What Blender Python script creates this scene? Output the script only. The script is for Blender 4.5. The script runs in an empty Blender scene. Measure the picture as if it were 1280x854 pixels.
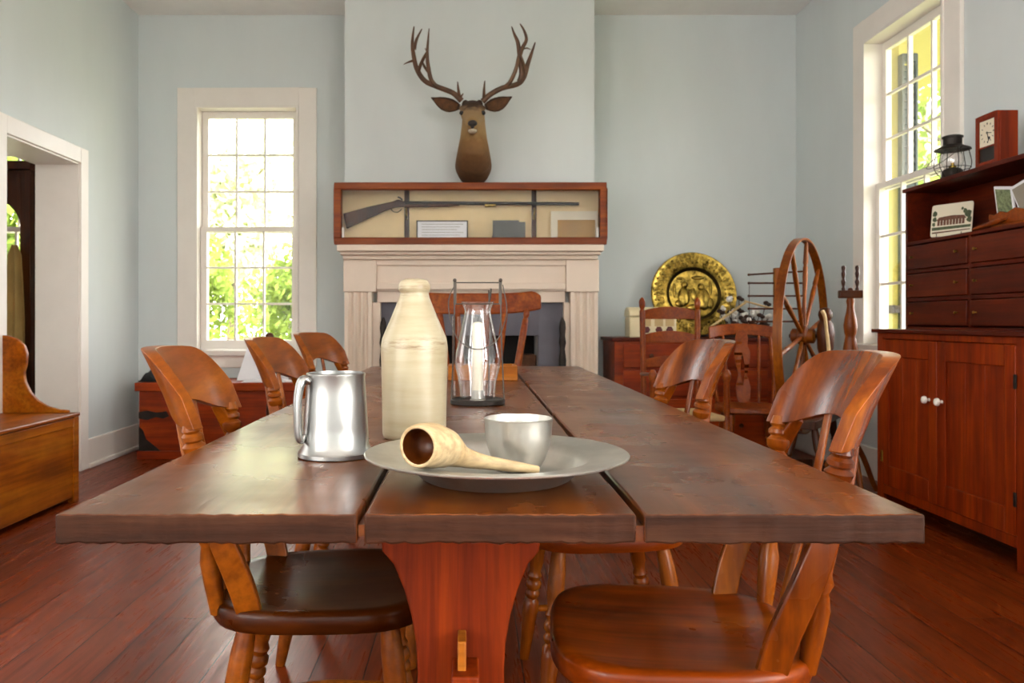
import bpy, bmesh, math, random
import numpy as np
from mathutils import Vector, Matrix, Quaternion

random.seed(7)
rng = np.random.default_rng(7)
SC = bpy.context.scene
COL = SC.collection
PI = math.pi

# ------------------------------------------------------------------ camera
CAMZ = 0.97
cd = bpy.data.cameras.new('camera')
cd.sensor_fit = 'HORIZONTAL'
cd.sensor_width = 36.0
cd.lens = 28.125
cd.shift_x = 52.0 / 1280
cd.shift_y = -27.0 / 1280
cd.clip_start = 0.05
cd.dof.use_dof = True
cd.dof.focus_distance = 1.35
cd.dof.aperture_fstop = 11.0
cam = bpy.data.objects.new('camera', cd)
COL.objects.link(cam)
cam.location = (0, 0, CAMZ)
cam.rotation_euler = (PI / 2, 0, 0)
SC.camera = cam

# ------------------------------------------------------------------ exposure, sky, daylight
SC.view_settings.view_transform = 'Standard'
SC.view_settings.look = 'None'
SC.view_settings.gamma = 1.0
SC.view_settings.use_curve_mapping = False
SC.view_settings.exposure = 1.1
SC.cycles.use_denoising = True
SC.cycles.max_bounces = 10
SC.cycles.diffuse_bounces = 5
SC.cycles.transparent_max_bounces = 16
SC.cycles.caustics_reflective = False
SC.cycles.caustics_refractive = False
SC.cycles.sample_clamp_indirect = 6.0

SKY_STRENGTH = 5.5
W = bpy.data.worlds.new('sky')
SC.world = W
W.use_nodes = True
wt = W.node_tree
wt.nodes.clear()
wo = wt.nodes.new('ShaderNodeOutputWorld')
wb = wt.nodes.new('ShaderNodeBackground')
wb.inputs["Color"].default_value = (1.0, 0.985, 0.97, 1)
wb.inputs['Strength'].default_value = SKY_STRENGTH
wt.links.new(wb.outputs[0], wo.inputs['Surface'])


def portal(loc, rot, sx, sy):
    l = bpy.data.lights.new('window_portal', 'AREA')
    l.shape = 'RECTANGLE'
    l.size, l.size_y = sx, sy
    l.cycles.is_portal = True
    o = bpy.data.objects.new('window_portal', l)
    COL.objects.link(o)
    o.location = loc
    o.rotation_euler = rot


def sun(strength, rot):
    l = bpy.data.lights.new('sun', 'SUN')
    l.energy = strength
    l.angle = 0.02
    l.color = (1.0, 0.95, 0.82)
    o = bpy.data.objects.new('sun', l)
    COL.objects.link(o)
    o.rotation_euler = rot
    return o


sun(4.0, (math.radians(38), 0, math.radians(12)))   # high, from behind the house; lights the garden, the roof shades the room

# room extents
XL, XR, YB, YF, ZC = -2.515, 2.467, 6.06, -3.2, 3.28
TH = 0.255          # wall thickness
THR = .135         # right wall
NXL = -5.6          # far wall of the next room
# window openings (the list feeds both the walls and the portals)
WB = (-2.079, -1.297, 0.74, 2.588)        # back wall: x0 x1 z0 z1
WN = (-3.95, -3.20, 0.74, 2.588)          # next room, same wall
WR = (4.13, 4.98, 0.82, 2.70)             # right wall: y0 y1 z0 z1
SIDE_Z = (.55, 2.85)                      # added windows in the unseen part of the room, to brighten it
WRS = [(-2.8, -1.6) + SIDE_Z, (-1.1, .1) + SIDE_Z]                       # right wall
WLS = [(-2.8, -1.6) + SIDE_Z, (-1.1, .1) + SIDE_Z, (1.9, 3.0) + SIDE_Z]  # left wall
portal(((WB[0] + WB[1]) / 2, YB + TH + .01, (WB[2] + WB[3]) / 2), (-PI / 2, 0, 0), WB[1] - WB[0], WB[3] - WB[2])
portal(((WN[0] + WN[1]) / 2, YB + TH + .01, (WN[2] + WN[3]) / 2), (-PI / 2, 0, 0), WN[1] - WN[0], WN[3] - WN[2])
portal((XR + THR + .01, (WR[0] + WR[1]) / 2, (WR[2] + WR[3]) / 2), (0, PI / 2, 0), WR[3] - WR[2], WR[1] - WR[0])


def daylight(loc, rot, sx, sy, radiance, col=(1.0, .985, .96)):
    """added lamp outside one of the added, unseen windows"""
    l = bpy.data.lights.new('window_daylight', 'AREA')
    l.shape = 'RECTANGLE'
    l.size, l.size_y = sx, sy
    l.energy = radiance * PI * sx * sy
    l.color = col
    o = bpy.data.objects.new('window_daylight', l)
    COL.objects.link(o)
    o.location = loc
    o.rotation_euler = rot


FILL_RIGHT, FILL_LEFT = (14.0, 4.5), (14.5, 5.0, 2.6)     # from the back of the room forward
for w, day in zip(WRS, FILL_RIGHT):  # added lamps outside the added windows, to brighten the room
    daylight((XR + THR + .03, (w[0] + w[1]) / 2, (w[2] + w[3]) / 2), (0, PI / 2, 0), w[3] - w[2], w[1] - w[0], day)
for w, day in zip(WLS, FILL_LEFT):
    daylight((XL - TH - .03, (w[0] + w[1]) / 2, (w[2] + w[3]) / 2), (0, -PI / 2, 0), w[3] - w[2], w[1] - w[0], day)


# ------------------------------------------------------------------ helpers
def PX(px, py, d):
    """pixel + distance along the view axis -> point in the room"""
    return Vector(((px - 588) * d / 1000, d, CAMZ - (py - 400) * d / 1000))


def S(r, g, b):
    f = lambda c: (c / 255 / 12.92) if c / 255 <= .04045 else ((c / 255 + .055) / 1.055) ** 2.4
    return (f(r), f(g), f(b), 1)


def wmat(o):
    m = Matrix.Identity(4)
    while o is not None:
        m = o.matrix_basis @ m
        o = o.parent
    return m


def tag(o, label=None, cat=None, group=None, kind=None):
    if label: o['label'] = label
    if cat: o['category'] = cat
    if group: o['group'] = group
    if kind: o['kind'] = kind
    return o


def thing(name, label, cat, loc=(0, 0, 0), rotz=0, group=None):
    o = bpy.data.objects.new(name, None)
    o.empty_display_size = .05
    COL.objects.link(o)
    o.location = loc
    o.rotation_euler = (0, 0, rotz)
    return tag(o, label, cat, group)


class MB:
    def __init__(self):
        self.bm = bmesh.new()

    def face(self, vs, mi=0):
        try:
            f = self.bm.faces.new(vs)
            f.material_index = mi
            return f
        except ValueError:
            return None

    def box(self, x0, x1, y0, y1, z0, z1, m=None, mi=0):
        c = [Vector((x, y, z)) for x in (x0, x1) for y in (y0, y1) for z in (z0, z1)]
        if m is not None: c = [m @ p for p in c]
        v = [self.bm.verts.new(p) for p in c]
        for q in ((0, 1, 3, 2), (4, 6, 7, 5), (0, 4, 5, 1), (2, 3, 7, 6), (0, 2, 6, 4), (1, 5, 7, 3)):
            self.face([v[i] for i in q], mi)
        return self

    def prism(self, pts, axis, a0, a1, m=None, mi=0):
        """polygon pts (2D) in the plane normal to axis, extruded from a0 to a1"""
        def P(p, a):
            q = {'x': (a, p[0], p[1]), 'y': (p[0], a, p[1]), 'z': (p[0], p[1], a)}[axis]
            q = Vector(q)
            return m @ q if m is not None else q
        A = [self.bm.verts.new(P(p, a0)) for p in pts]
        B = [self.bm.verts.new(P(p, a1)) for p in pts]
        n = len(pts)
        self.face(A[::-1], mi); self.face(B, mi)
        for i in range(n):
            self.face([A[i], A[(i + 1) % n], B[(i + 1) % n], B[i]], mi)
        return self

    def rings(self, rings, cap0=True, cap1=True, closed=False, mi=0):
        R = [[self.bm.verts.new(p) for p in r] for r in rings]
        n = len(R[0])
        for a, b in zip(R, R[1:] + ([R[0]] if closed else [])):
            for i in range(n):
                self.face([a[i], a[(i + 1) % n], b[(i + 1) % n], b[i]], mi)
        if cap0 and not closed: self.face(R[0][::-1], mi)
        if cap1 and not closed: self.face(R[-1], mi)
        return self

    def lathe(self, prof, p0=(0, 0, 0), p1=(0, 0, 1), seg=28, sx=1., sy=1., absolute=True, cap0=True, cap1=True, mi=0):
        """prof: (r, h) with h a distance along p0->p1 (absolute) or a share of it"""
        p0 = Vector(p0); p1 = Vector(p1)
        d = p1 - p0
        L = d.length
        q = Vector((0, 0, 1)).rotation_difference(d.normalized())
        rs = []
        for r, h in prof:
            r = max(r, 1e-5)
            hh = h if absolute else h * L
            rs.append([p0 + q @ Vector((r * sx * math.cos(2 * PI * i / seg), r * sy * math.sin(2 * PI * i / seg), hh)) for i in range(seg)])
        return self.rings(rs, cap0, cap1, mi=mi)

    def turned(self, p0, p1, prof, seg=14):
        return self.lathe([(r, t) for t, r in prof], p0, p1, seg, absolute=False)

    def tube(self, pts, rad, seg=8, closed=False, flat=None, ref=None, mi=0, smooth=0):
        """sweep along pts; rad: number or list; flat: (half width along ref, half thickness) list or pair"""
        pts = [Vector(p) for p in pts]
        if smooth: pts, rad, flat = catmull(pts, rad, flat, smooth, closed)
        n = len(pts)
        tan = []
        for i in range(n):
            a = pts[(i - 1) % n] if (closed or i > 0) else pts[i]
            b = pts[(i + 1) % n] if (closed or i < n - 1) else pts[i]
            tan.append((b - a).normalized())
        u = Vector(ref) if ref is not None else (Vector((0, 0, 1)) if abs(tan[0].z) < .9 else Vector((1, 0, 0)))
        rs = []
        for i in range(n):
            t = tan[i]
            if ref is not None: u = Vector(ref)
            u = (u - t * u.dot(t)).normalized()
            w = t.cross(u)
            if flat is not None:
                a, b = flat[i] if isinstance(flat[0], (list, tuple)) else flat
            else:
                a = b = rad[i] if isinstance(rad, (list, tuple)) else rad
            if flat is not None and seg == 4:
                rs.append([pts[i] + u * a * sx + w * b * sy for sx, sy in ((1, 1), (-1, 1), (-1, -1), (1, -1))])
            else:
                rs.append([pts[i] + u * a * math.cos(2 * PI * k / seg) + w * b * math.sin(2 * PI * k / seg) for k in range(seg)])
        return self.rings(rs, closed=closed, mi=mi)

    def slab(self, P, nu, nv, mi=0):
        """closed shell from P(u, v, side) with u in -1..1, v in 0..1, side 0/1"""
        G = [[[self.bm.verts.new(P(-1 + 2 * i / nu, j / nv, s)) for j in range(nv + 1)] for i in range(nu + 1)] for s in (0, 1)]
        for s in (0, 1):
            for i in range(nu):
                for j in range(nv):
                    q = [G[s][i][j], G[s][i + 1][j], G[s][i + 1][j + 1], G[s][i][j + 1]]
                    self.face(q if s == 0 else q[::-1], mi)
        per = [(i, 0) for i in range(nu)] + [(nu, j) for j in range(nv)] + [(i, nv) for i in range(nu, 0, -1)] + [(0, j) for j in range(nv, 0, -1)]
        for k in range(len(per)):
            a, b = per[k], per[(k + 1) % len(per)]
            self.face([G[0][a[0]][a[1]], G[1][a[0]][a[1]], G[1][b[0]][b[1]], G[0][b[0]][b[1]]], mi)
        return self

    def ball(self, c, rx, ry=None, rz=None, seg=16, ringn=10, m=None, mi=0):
        ry = rx if ry is None else ry; rz = rx if rz is None else rz
        c = Vector(c)
        rs = []
        for j in range(ringn + 1):
            th = PI * j / ringn
            s = max(math.sin(th), 1e-4)
            ring = []
            for i in range(seg):
                p = Vector((rx * s * math.cos(2 * PI * i / seg), ry * s * math.sin(2 * PI * i / seg), -rz * math.cos(th)))
                if m is not None: p = m @ p
                ring.append(c + p)
            rs.append(ring)
        return self.rings(rs, mi=mi)

    def build(self, name, mat, parent=None, world=True, origin=None, bevel=0, smooth=42, segs=2, mods=None):
        bm = self.bm
        bmesh.ops.remove_doubles(bm, verts=bm.verts, dist=1e-6)
        bmesh.ops.recalc_face_normals(bm, faces=bm.faces)
        if parent is not None and world:
            bm.transform(wmat(parent).inverted())
        if origin is not None:
            bm.transform(Matrix.Translation(-Vector(origin)))
        me = bpy.data.meshes.new(name)
        bm.to_mesh(me)
        bm.free()
        for m_ in (mat if isinstance(mat, (list, tuple)) else [mat]):
            me.materials.append(m_)
        if smooth:
            me.shade_smooth()
            me.set_sharp_from_angle(angle=math.radians(smooth))
        o = bpy.data.objects.new(name, me)
        COL.objects.link(o)
        if origin is not None: o.location = origin
        if parent is not None: o.parent = parent
        if bevel:
            b = o.modifiers.new('bevel', 'BEVEL')
            b.width = bevel; b.segments = segs; b.limit_method = 'ANGLE'; b.angle_limit = math.radians(40)
            b.harden_normals = False
        if mods: mods(o)
        return o


def catmull(pts, rad, flat, k, closed=False):
    n = len(pts)
    P, R, F = [], [], []
    rl = isinstance(rad, (list, tuple))
    fl = flat is not None and isinstance(flat[0], (list, tuple))
    last = n if closed else n - 1
    for i in range(last):
        idx = [(i - 1), i, i + 1, i + 2]
        idx = [j % n for j in idx] if closed else [min(max(j, 0), n - 1) for j in idx]
        p = [pts[j] for j in idx]
        for s in range(k):
            t = s / k
            P.append(.5 * ((2 * p[1]) + (p[2] - p[0]) * t + (2 * p[0] - 5 * p[1] + 4 * p[2] - p[3]) * t * t + (3 * p[1] - p[0] - 3 * p[2] + p[3]) * t ** 3))
            if rl: R.append(rad[idx[1]] * (1 - t) + rad[idx[2]] * t)
            if fl: F.append(tuple(flat[idx[1]][q] * (1 - t) + flat[idx[2]][q] * t for q in (0, 1)))
    if not closed:
        P.append(pts[-1])
        if rl: R.append(rad[-1])
        if fl: F.append(flat[-1])
    return P, (R if rl else rad), (F if fl else flat)


def struct(mb, name, mat, **k):
    return tag(mb.build(name, mat, **k), kind='structure')


# ------------------------------------------------------------------ materials
def newmat(name):
    m = bpy.data.materials.new(name)
    m.use_nodes = True
    nt = m.node_tree
    nt.nodes.clear()
    out = nt.nodes.new('ShaderNodeOutputMaterial')
    b = nt.nodes.new('ShaderNodeBsdfPrincipled')
    nt.links.new(b.outputs[0], out.inputs['Surface'])
    return m, nt, b


def N(nt, kind, **k):
    n = nt.nodes.new(kind)
    for a, v in k.items():
        if a in n.inputs: n.inputs[a].default_value = v
        else: setattr(n, a, v)
    return n


def ramp(nt, stops):
    r = nt.nodes.new('ShaderNodeValToRGB')
    e = r.color_ramp.elements
    while len(e) < len(stops): e.new(.5)
    for el, (p, c) in zip(e, stops):
        el.position = p; el.color = c
    return r


def coords(nt, scale, random_shift=True):
    tc = N(nt, 'ShaderNodeTexCoord')
    src = tc.outputs['Object']
    if random_shift:
        oi = N(nt, 'ShaderNodeObjectInfo')
        mu = N(nt, 'ShaderNodeMath', operation='MULTIPLY'); mu.inputs[1].default_value = 13.7
        nt.links.new(oi.outputs['Random'], mu.inputs[0])
        va = N(nt, 'ShaderNodeVectorMath', operation='ADD')
        nt.links.new(src, va.inputs[0]); nt.links.new(mu.outputs[0], va.inputs[1])
        src = va.outputs[0]
    mp = N(nt, 'ShaderNodeMapping')
    mp.inputs['Scale'].default_value = scale
    nt.links.new(src, mp.inputs['Vector'])
    return mp.outputs[0]


def wood(name, dark, mid, light, axis='x', sc=1.0, rough=.38, coat=.0, bump=.12, stain=.5, spec=.2, sat=.4):
    m, nt, b = newmat(name)
    deep = lambda c: (.85 * c[0], .85 * c[1] * (c[1] / c[0]) ** (sat * .35), .85 * c[2] * (c[2] / c[0]) ** (sat * 1.7), 1)
    dark, mid, light = deep(dark), deep(mid), deep(light)
    along, across = .9 * sc, 9 * sc
    s1 = [across] * 3; s1['xyz'.index(axis)] = along
    s2 = [70 * sc] * 3; s2['xyz'.index(axis)] = 2.5 * sc
    n1 = N(nt, 'ShaderNodeTexNoise', Scale=1.0, Detail=5.0, Roughness=.6, Distortion=.9)
    nt.links.new(coords(nt, s1), n1.inputs['Vector'])
    r1 = ramp(nt, [(.3, dark), (.5, mid), (.72, light)])
    nt.links.new(n1.outputs['Fac'], r1.inputs[0])
    n2 = N(nt, 'ShaderNodeTexNoise', Scale=1.0, Detail=3.0, Roughness=.6)
    nt.links.new(coords(nt, s2), n2.inputs['Vector'])
    r2 = ramp(nt, [(.35, (.62, .60, .58, 1)), (.62, (1.06, 1.06, 1.06, 1))])
    nt.links.new(n2.outputs['Fac'], r2.inputs[0])
    mx = N(nt, 'ShaderNodeMix', data_type='RGBA', blend_type='MULTIPLY')
    mx.inputs['Factor'].default_value = .75
    nt.links.new(r1.outputs[0], mx.inputs['A']); nt.links.new(r2.outputs[0], mx.inputs['B'])
    n3 = N(nt, 'ShaderNodeTexNoise', Scale=3.2, Detail=4.0, Roughness=.65)
    nt.links.new(coords(nt, (1, 1, 1)), n3.inputs['Vector'])
    r3 = ramp(nt, [(.34, (1 - stain * .6,) * 3 + (1,)), (.6, (1, 1, 1, 1))])
    nt.links.new(n3.outputs['Fac'], r3.inputs[0])
    mx2 = N(nt, 'ShaderNodeMix', data_type='RGBA', blend_type='MULTIPLY')
    mx2.inputs['Factor'].default_value = 1
    nt.links.new(mx.outputs['Result'], mx2.inputs['A']); nt.links.new(r3.outputs[0], mx2.inputs['B'])
    nt.links.new(mx2.outputs['Result'], b.inputs['Base Color'])
    rr = N(nt, 'ShaderNodeMapRange'); rr.inputs['From Min'].default_value = .3; rr.inputs['From Max'].default_value = .7
    rr.inputs['To Min'].default_value = rough + .1; rr.inputs['To Max'].default_value = rough - .06
    nt.links.new(n3.outputs['Fac'], rr.inputs['Value']); nt.links.new(rr.outputs[0], b.inputs['Roughness'])
    bp = N(nt, 'ShaderNodeBump'); bp.inputs['Strength'].default_value = bump; bp.inputs['Distance'].default_value = .004
    nt.links.new(n2.outputs['Fac'], bp.inputs['Height']); nt.links.new(bp.outputs[0], b.inputs['Normal'])
    b.inputs['Specular IOR Level'].default_value = spec
    b.inputs['Coat Weight'].default_value = coat; b.inputs['Coat Roughness'].default_value = .18
    return m


def plain(name, col, rough=.5, metal=0., var=.12, vscale=6., bump=0., bscale=40., spec=.5, vs=(1, 1, 1)):
    m, nt, b = newmat(name)
    n = N(nt, 'ShaderNodeTexNoise', Scale=vscale, Detail=4.0, Roughness=.6)
    nt.links.new(coords(nt, vs), n.inputs['Vector'])
    lo = tuple(c * (1 - var) for c in col[:3]) + (1,); hi = tuple(min(1, c * (1 + var)) for c in col[:3]) + (1,)
    r = ramp(nt, [(.35, lo), (.65, hi)])
    nt.links.new(n.outputs['Fac'], r.inputs[0]); nt.links.new(r.outputs[0], b.inputs['Base Color'])
    b.inputs['Roughness'].default_value = rough; b.inputs['Metallic'].default_value = metal
    b.inputs['Specular IOR Level'].default_value = spec
    if bump:
        n2 = N(nt, 'ShaderNodeTexNoise', Scale=bscale, Detail=4.0)
        nt.links.new(coords(nt, vs), n2.inputs['Vector'])
        bp = N(nt, 'ShaderNodeBump'); bp.inputs['Strength'].default_value = bump; bp.inputs['Distance'].default_value = .004
        nt.links.new(n2.outputs['Fac'], bp.inputs['Height']); nt.links.new(bp.outputs[0], b.inputs['Normal'])
    return m


def glass(name, tint=(1, 1, 1, 1), edge=.0, ior=1.45):
    m = bpy.data.materials.new(name)
    m.use_nodes = True
    nt = m.node_tree
    nt.nodes.clear()
    out = nt.nodes.new('ShaderNodeOutputMaterial')
    tr = N(nt, 'ShaderNodeBsdfTransparent'); tr.inputs[0].default_value = tint
    gl = N(nt, 'ShaderNodeBsdfGlossy'); gl.inputs['Roughness'].default_value = .03
    lw = N(nt, 'ShaderNodeLayerWeight'); lw.inputs['Blend'].default_value = .5
    pw_ = N(nt, 'ShaderNodeMath', operation='POWER'); pw_.inputs[1].default_value = 3.0
    nt.links.new(lw.outputs['Facing'], pw_.inputs[0])
    fr = N(nt, 'ShaderNodeMath', operation='MULTIPLY_ADD'); fr.inputs[1].default_value = .75; fr.inputs[2].default_value = .045 + edge
    nt.links.new(pw_.outputs[0], fr.inputs[0])
    mx = N(nt, 'ShaderNodeMixShader')
    nt.links.new(fr.outputs[0], mx.inputs[0]); nt.links.new(tr.outputs[0], mx.inputs[1]); nt.links.new(gl.outputs[0], mx.inputs[2])
    nt.links.new(mx.outputs[0], out.inputs['Surface'])
    return m


M = {}
M['wall'] = plain('wall_paint', S(209, 216, 216), .62, var=.025, vscale=2.5, bump=.03, bscale=60, vs=(1, 1, .35))
M['ceiling'] = plain('ceiling_paint', S(246, 244, 240), .8, var=.02)
M['trim'] = plain('white_trim_paint', S(234, 228, 220), .42, var=.02)
M['mantel'] = plain('cream_mantel_paint', S(226, 208, 190), .45, var=.025)
M['slate'] = plain('slate_paint', S(96, 94, 104), .6, var=.08)
M['soot'] = plain('soot', S(22, 18, 16), .9, var=.3, bump=.3, bscale=20)
M['brick'] = plain('sooty_brick', S(95, 60, 38), .9, var=.4, vscale=12, bump=.3)
M['table'] = wood('table_wood', S(72, 34, 17), S(106, 57, 34), S(134, 80, 50), 'y', 1.0, .27, .0, .10, .45, .5)
M['table_edge'] = wood('table_end_grain', S(36, 19, 12), S(60, 34, 24), S(84, 52, 38), 'x', 2.0, .6, 0, .2, .5, .12, .1)
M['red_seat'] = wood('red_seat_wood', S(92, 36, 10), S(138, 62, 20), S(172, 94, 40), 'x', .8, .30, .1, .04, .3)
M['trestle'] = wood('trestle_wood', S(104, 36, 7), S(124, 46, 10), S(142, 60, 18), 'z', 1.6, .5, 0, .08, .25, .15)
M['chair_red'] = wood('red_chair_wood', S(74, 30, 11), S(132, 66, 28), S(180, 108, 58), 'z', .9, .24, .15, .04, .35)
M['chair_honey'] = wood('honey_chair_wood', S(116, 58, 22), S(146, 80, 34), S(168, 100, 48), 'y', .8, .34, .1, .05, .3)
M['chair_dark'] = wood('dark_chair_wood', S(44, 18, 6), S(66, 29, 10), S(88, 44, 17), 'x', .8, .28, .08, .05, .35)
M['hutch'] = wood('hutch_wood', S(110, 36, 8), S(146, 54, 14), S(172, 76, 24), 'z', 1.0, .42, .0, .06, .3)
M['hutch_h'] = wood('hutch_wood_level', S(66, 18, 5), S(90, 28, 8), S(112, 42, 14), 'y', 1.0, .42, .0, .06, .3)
M['case'] = wood('case_wood', S(116, 50, 16), S(148, 72, 26), S(170, 92, 40), 'x', 1.2, .38, .1, .05, .3)
M['chest'] = wood('chest_wood', S(130, 46, 14), S(164, 64, 22), S(184, 86, 34), 'x', .8, .4, .1, .06, .5)
M['bench'] = wood('bench_wood', S(140, 72, 22), S(180, 102, 36), S(200, 128, 56), 'y', .8, .4, .1, .06, .45)
M['wheel'] = wood('wheel_wood', S(104, 48, 18), S(138, 74, 32), S(164, 100, 50), 'z', 1.2, .36, .1, .05, .3)
M['dark_wood'] = wood('dark_wood', S(52, 24, 12), S(78, 38, 20), S(100, 54, 30), 'z', 1.2, .36, .1, .05, .3)
M['block'] = wood('block_wood', S(150, 86, 44), S(176, 108, 60), S(196, 130, 76), 'x', 1.5, .45, 0, .05, .2)
M['pale_wood'] = wood('pale_turned_wood', S(176, 142, 96), S(204, 174, 128), S(218, 194, 152), 'x', 1.6, .5, 0, .06, .25, .32, .0)
M['rail_wood'] = wood('rail_wood', S(118, 50, 16), S(144, 70, 28), S(162, 90, 42), 'x', 1.0, .36, .1, .05, .25)
M['pewter'] = plain('pewter', (.55, .54, .50, 1), .38, 1.0, .12, 14, .06, 90)
M['steel'] = plain('polished_pewter', (.36, .36, .35, 1), .32, 1.0, .06, 10, .02, 60)
M['iron'] = plain('dark_iron', S(52, 46, 42), .5, .7, .25, 18, .1, 80)
M['wire'] = plain('wire', S(84, 78, 72), .4, .8, .1)
M['brass'] = plain('brass', (.36, .245, .05, 1), .30, 1.0, .8, 22, .25, 30)
M['dark_patina'] = plain('dark_patina', (.05, .035, .012, 1), .5, 1.0, .3)
M['porcelain'] = plain('porcelain', S(236, 232, 224), .2, 0, .02)
M['stone'] = plain('stoneware', S(166, 156, 128), .34, 0, .06, 7, .05, 60, vs=(1, 1, 2.2))


def stoneware():
    m, nt, b = newmat('stoneware')
    tc = N(nt, 'ShaderNodeTexCoord')
    n1 = N(nt, 'ShaderNodeTexNoise', Scale=1.0, Detail=4.0, Roughness=.6)
    mp = N(nt, 'ShaderNodeMapping'); mp.inputs['Scale'].default_value = (5, 5, 46)
    nt.links.new(tc.outputs['Object'], mp.inputs[0]); nt.links.new(mp.outputs[0], n1.inputs['Vector'])
    r1 = ramp(nt, [(.28, S(158, 145, 114)), (.5, S(169, 157, 129)), (.72, S(175, 164, 138))])
    nt.links.new(n1.outputs['Fac'], r1.inputs[0])
    # brown stain marks of the clay: a band under the shoulder, a blush on the neck
    sp = N(nt, 'ShaderNodeSeparateXYZ'); nt.links.new(tc.outputs['Object'], sp.inputs[0])
    r2 = ramp(nt, [(.155, (0, 0, 0, 1)), (.176, (1, 1, 1, 1)), (.182, (.9, .9, .9, 1)), (.19, (.12, .12, .12, 1)), (.255, (.1, .1, .1, 1)), (.275, (.75, .75, .75, 1)), (.3, (.5, .5, .5, 1))])
    nt.links.new(sp.outputs['Z'], r2.inputs[0])
    n2 = N(nt, 'ShaderNodeTexNoise', Scale=1.0, Detail=5.0, Roughness=.7)
    mp2 = N(nt, 'ShaderNodeMapping'); mp2.inputs['Scale'].default_value = (22, 22, 160)
    nt.links.new(tc.outputs['Object'], mp2.inputs[0]); nt.links.new(mp2.outputs[0], n2.inputs['Vector'])
    r3 = ramp(nt, [(.48, (0, 0, 0, 1)), (.68, (1, 1, 1, 1))])
    nt.links.new(n2.outputs['Fac'], r3.inputs[0])
    mu = N(nt, 'ShaderNodeMath', operation='MULTIPLY'); nt.links.new(r2.outputs[0], mu.inputs[0]); nt.links.new(r3.outputs[0], mu.inputs[1])
    mx = N(nt, 'ShaderNodeMix', data_type='RGBA'); nt.links.new(mu.outputs[0], mx.inputs['Factor'])
    nt.links.new(r1.outputs[0], mx.inputs['A']); mx.inputs['B'].default_value = S(112, 84, 50)
    nt.links.new(mx.outputs['Result'], b.inputs['Base Color'])
    b.inputs['Roughness'].default_value = .32
    bp = N(nt, 'ShaderNodeBump'); bp.inputs['Strength'].default_value = .12; bp.inputs['Distance'].default_value = .003
    nt.links.new(n1.outputs['Fac'], bp.inputs['Height']); nt.links.new(bp.outputs[0], b.inputs['Normal'])
    return m


M['stone'] = stoneware()
M['candle'] = plain('wax', S(238, 230, 210), .5, 0, .02)
M['glass'] = glass('clear_glass', edge=.03)
M['pane'] = glass('window_glass')
M['case_glass'] = glass('case_glass', edge=-.03)
M['paper'] = plain('white_paper', S(232, 232, 236), .7, 0, .02)
M['cream_card'] = plain('cream_card', S(224, 214, 190), .7, 0, .03)
M['tan_card'] = plain('tan_card', S(176, 136, 72), .7, 0, .06)
M['mat_board'] = plain('cream_lining', S(232, 206, 156), .75, 0, .05, 5)
M['black_cloth'] = plain('black_cloth', S(22, 26, 26), .9, 0, .2, bump=.2)
M['grey_book'] = plain('grey_book', S(88, 88, 86), .7, 0, .1)
M['black'] = plain('black_paint', S(26, 20, 18), .45, 0, .1)
M['dark_red'] = plain('dark_red_paint', S(92, 30, 34), .5, 0, .1)
M['cream_tin'] = plain('cream_tin', S(222, 208, 168), .4, 0, .04)
M['cotton'] = plain('cotton', S(232, 228, 220), .9, 0, .06, bump=.3, bscale=60)
M['husk'] = plain('husk', S(58, 36, 26), .8, 0, .3)
M['straw'] = plain('straw', S(188, 160, 112), .7, 0, .1)
M['horn'] = plain('antler_horn', S(88, 58, 34), .5, 0, .35, 14, .25, 60)
M['yellow'] = plain('yellow_siding', S(168, 154, 78), .7, 0, .04)
M['shutter'] = plain('dark_green_shutter', S(52, 62, 58), .5, 0, .1)
M['bark'] = plain('bark', S(96, 82, 66), .9, 0, .3, bump=.4)
M['lawn'] = plain('lawn', S(140, 144, 108), .95, 0, .3, 3)
M['picture'] = plain('printed_picture', S(120, 132, 96), .6, 0, .5, 60)
M['cloth'] = plain('tan_cloth', S(172, 142, 84), .85, 0, .12)
M['ink'] = plain('grey_ink', S(150, 142, 128), .7)
M['green_ink'] = plain('green_ink', S(74, 84, 56), .7, 0, .25, 80)
M['brown_ink'] = plain('brown_ink', S(104, 66, 48), .7, 0, .25, 80)


def leafmat(name, col):
    m = bpy.data.materials.new(name)
    m.use_nodes = True
    nt = m.node_tree
    nt.nodes.clear()
    out = nt.nodes.new('ShaderNodeOutputMaterial')
    n = N(nt, 'ShaderNodeTexNoise', Scale=1.3, Detail=3.0)
    nt.links.new(coords(nt, (1, 1, 1)), n.inputs['Vector'])
    r = ramp(nt, [(.35, tuple(c * .6 for c in col[:3]) + (1,)), (.65, tuple(c * 1.35 for c in col[:3]) + (1,))])
    nt.links.new(n.outputs['Fac'], r.inputs[0])
    d = N(nt, 'ShaderNodeBsdfDiffuse'); t = N(nt, 'ShaderNodeBsdfTranslucent')
    nt.links.new(r.outputs[0], d.inputs[0]); nt.links.new(r.outputs[0], t.inputs[0])
    mx = N(nt, 'ShaderNodeMixShader'); mx.inputs[0].default_value = .4
    nt.links.new(d.outputs[0], mx.inputs[1]); nt.links.new(t.outputs[0], mx.inputs[2])
    nt.links.new(mx.outputs[0], out.inputs['Surface'])
    return m


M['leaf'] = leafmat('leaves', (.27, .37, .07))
M['leaf_overlit'] = leafmat('overlit_leaves', (.66, .70, .46))  # overexposed daylight on far foliage is put into this pale colour


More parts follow.
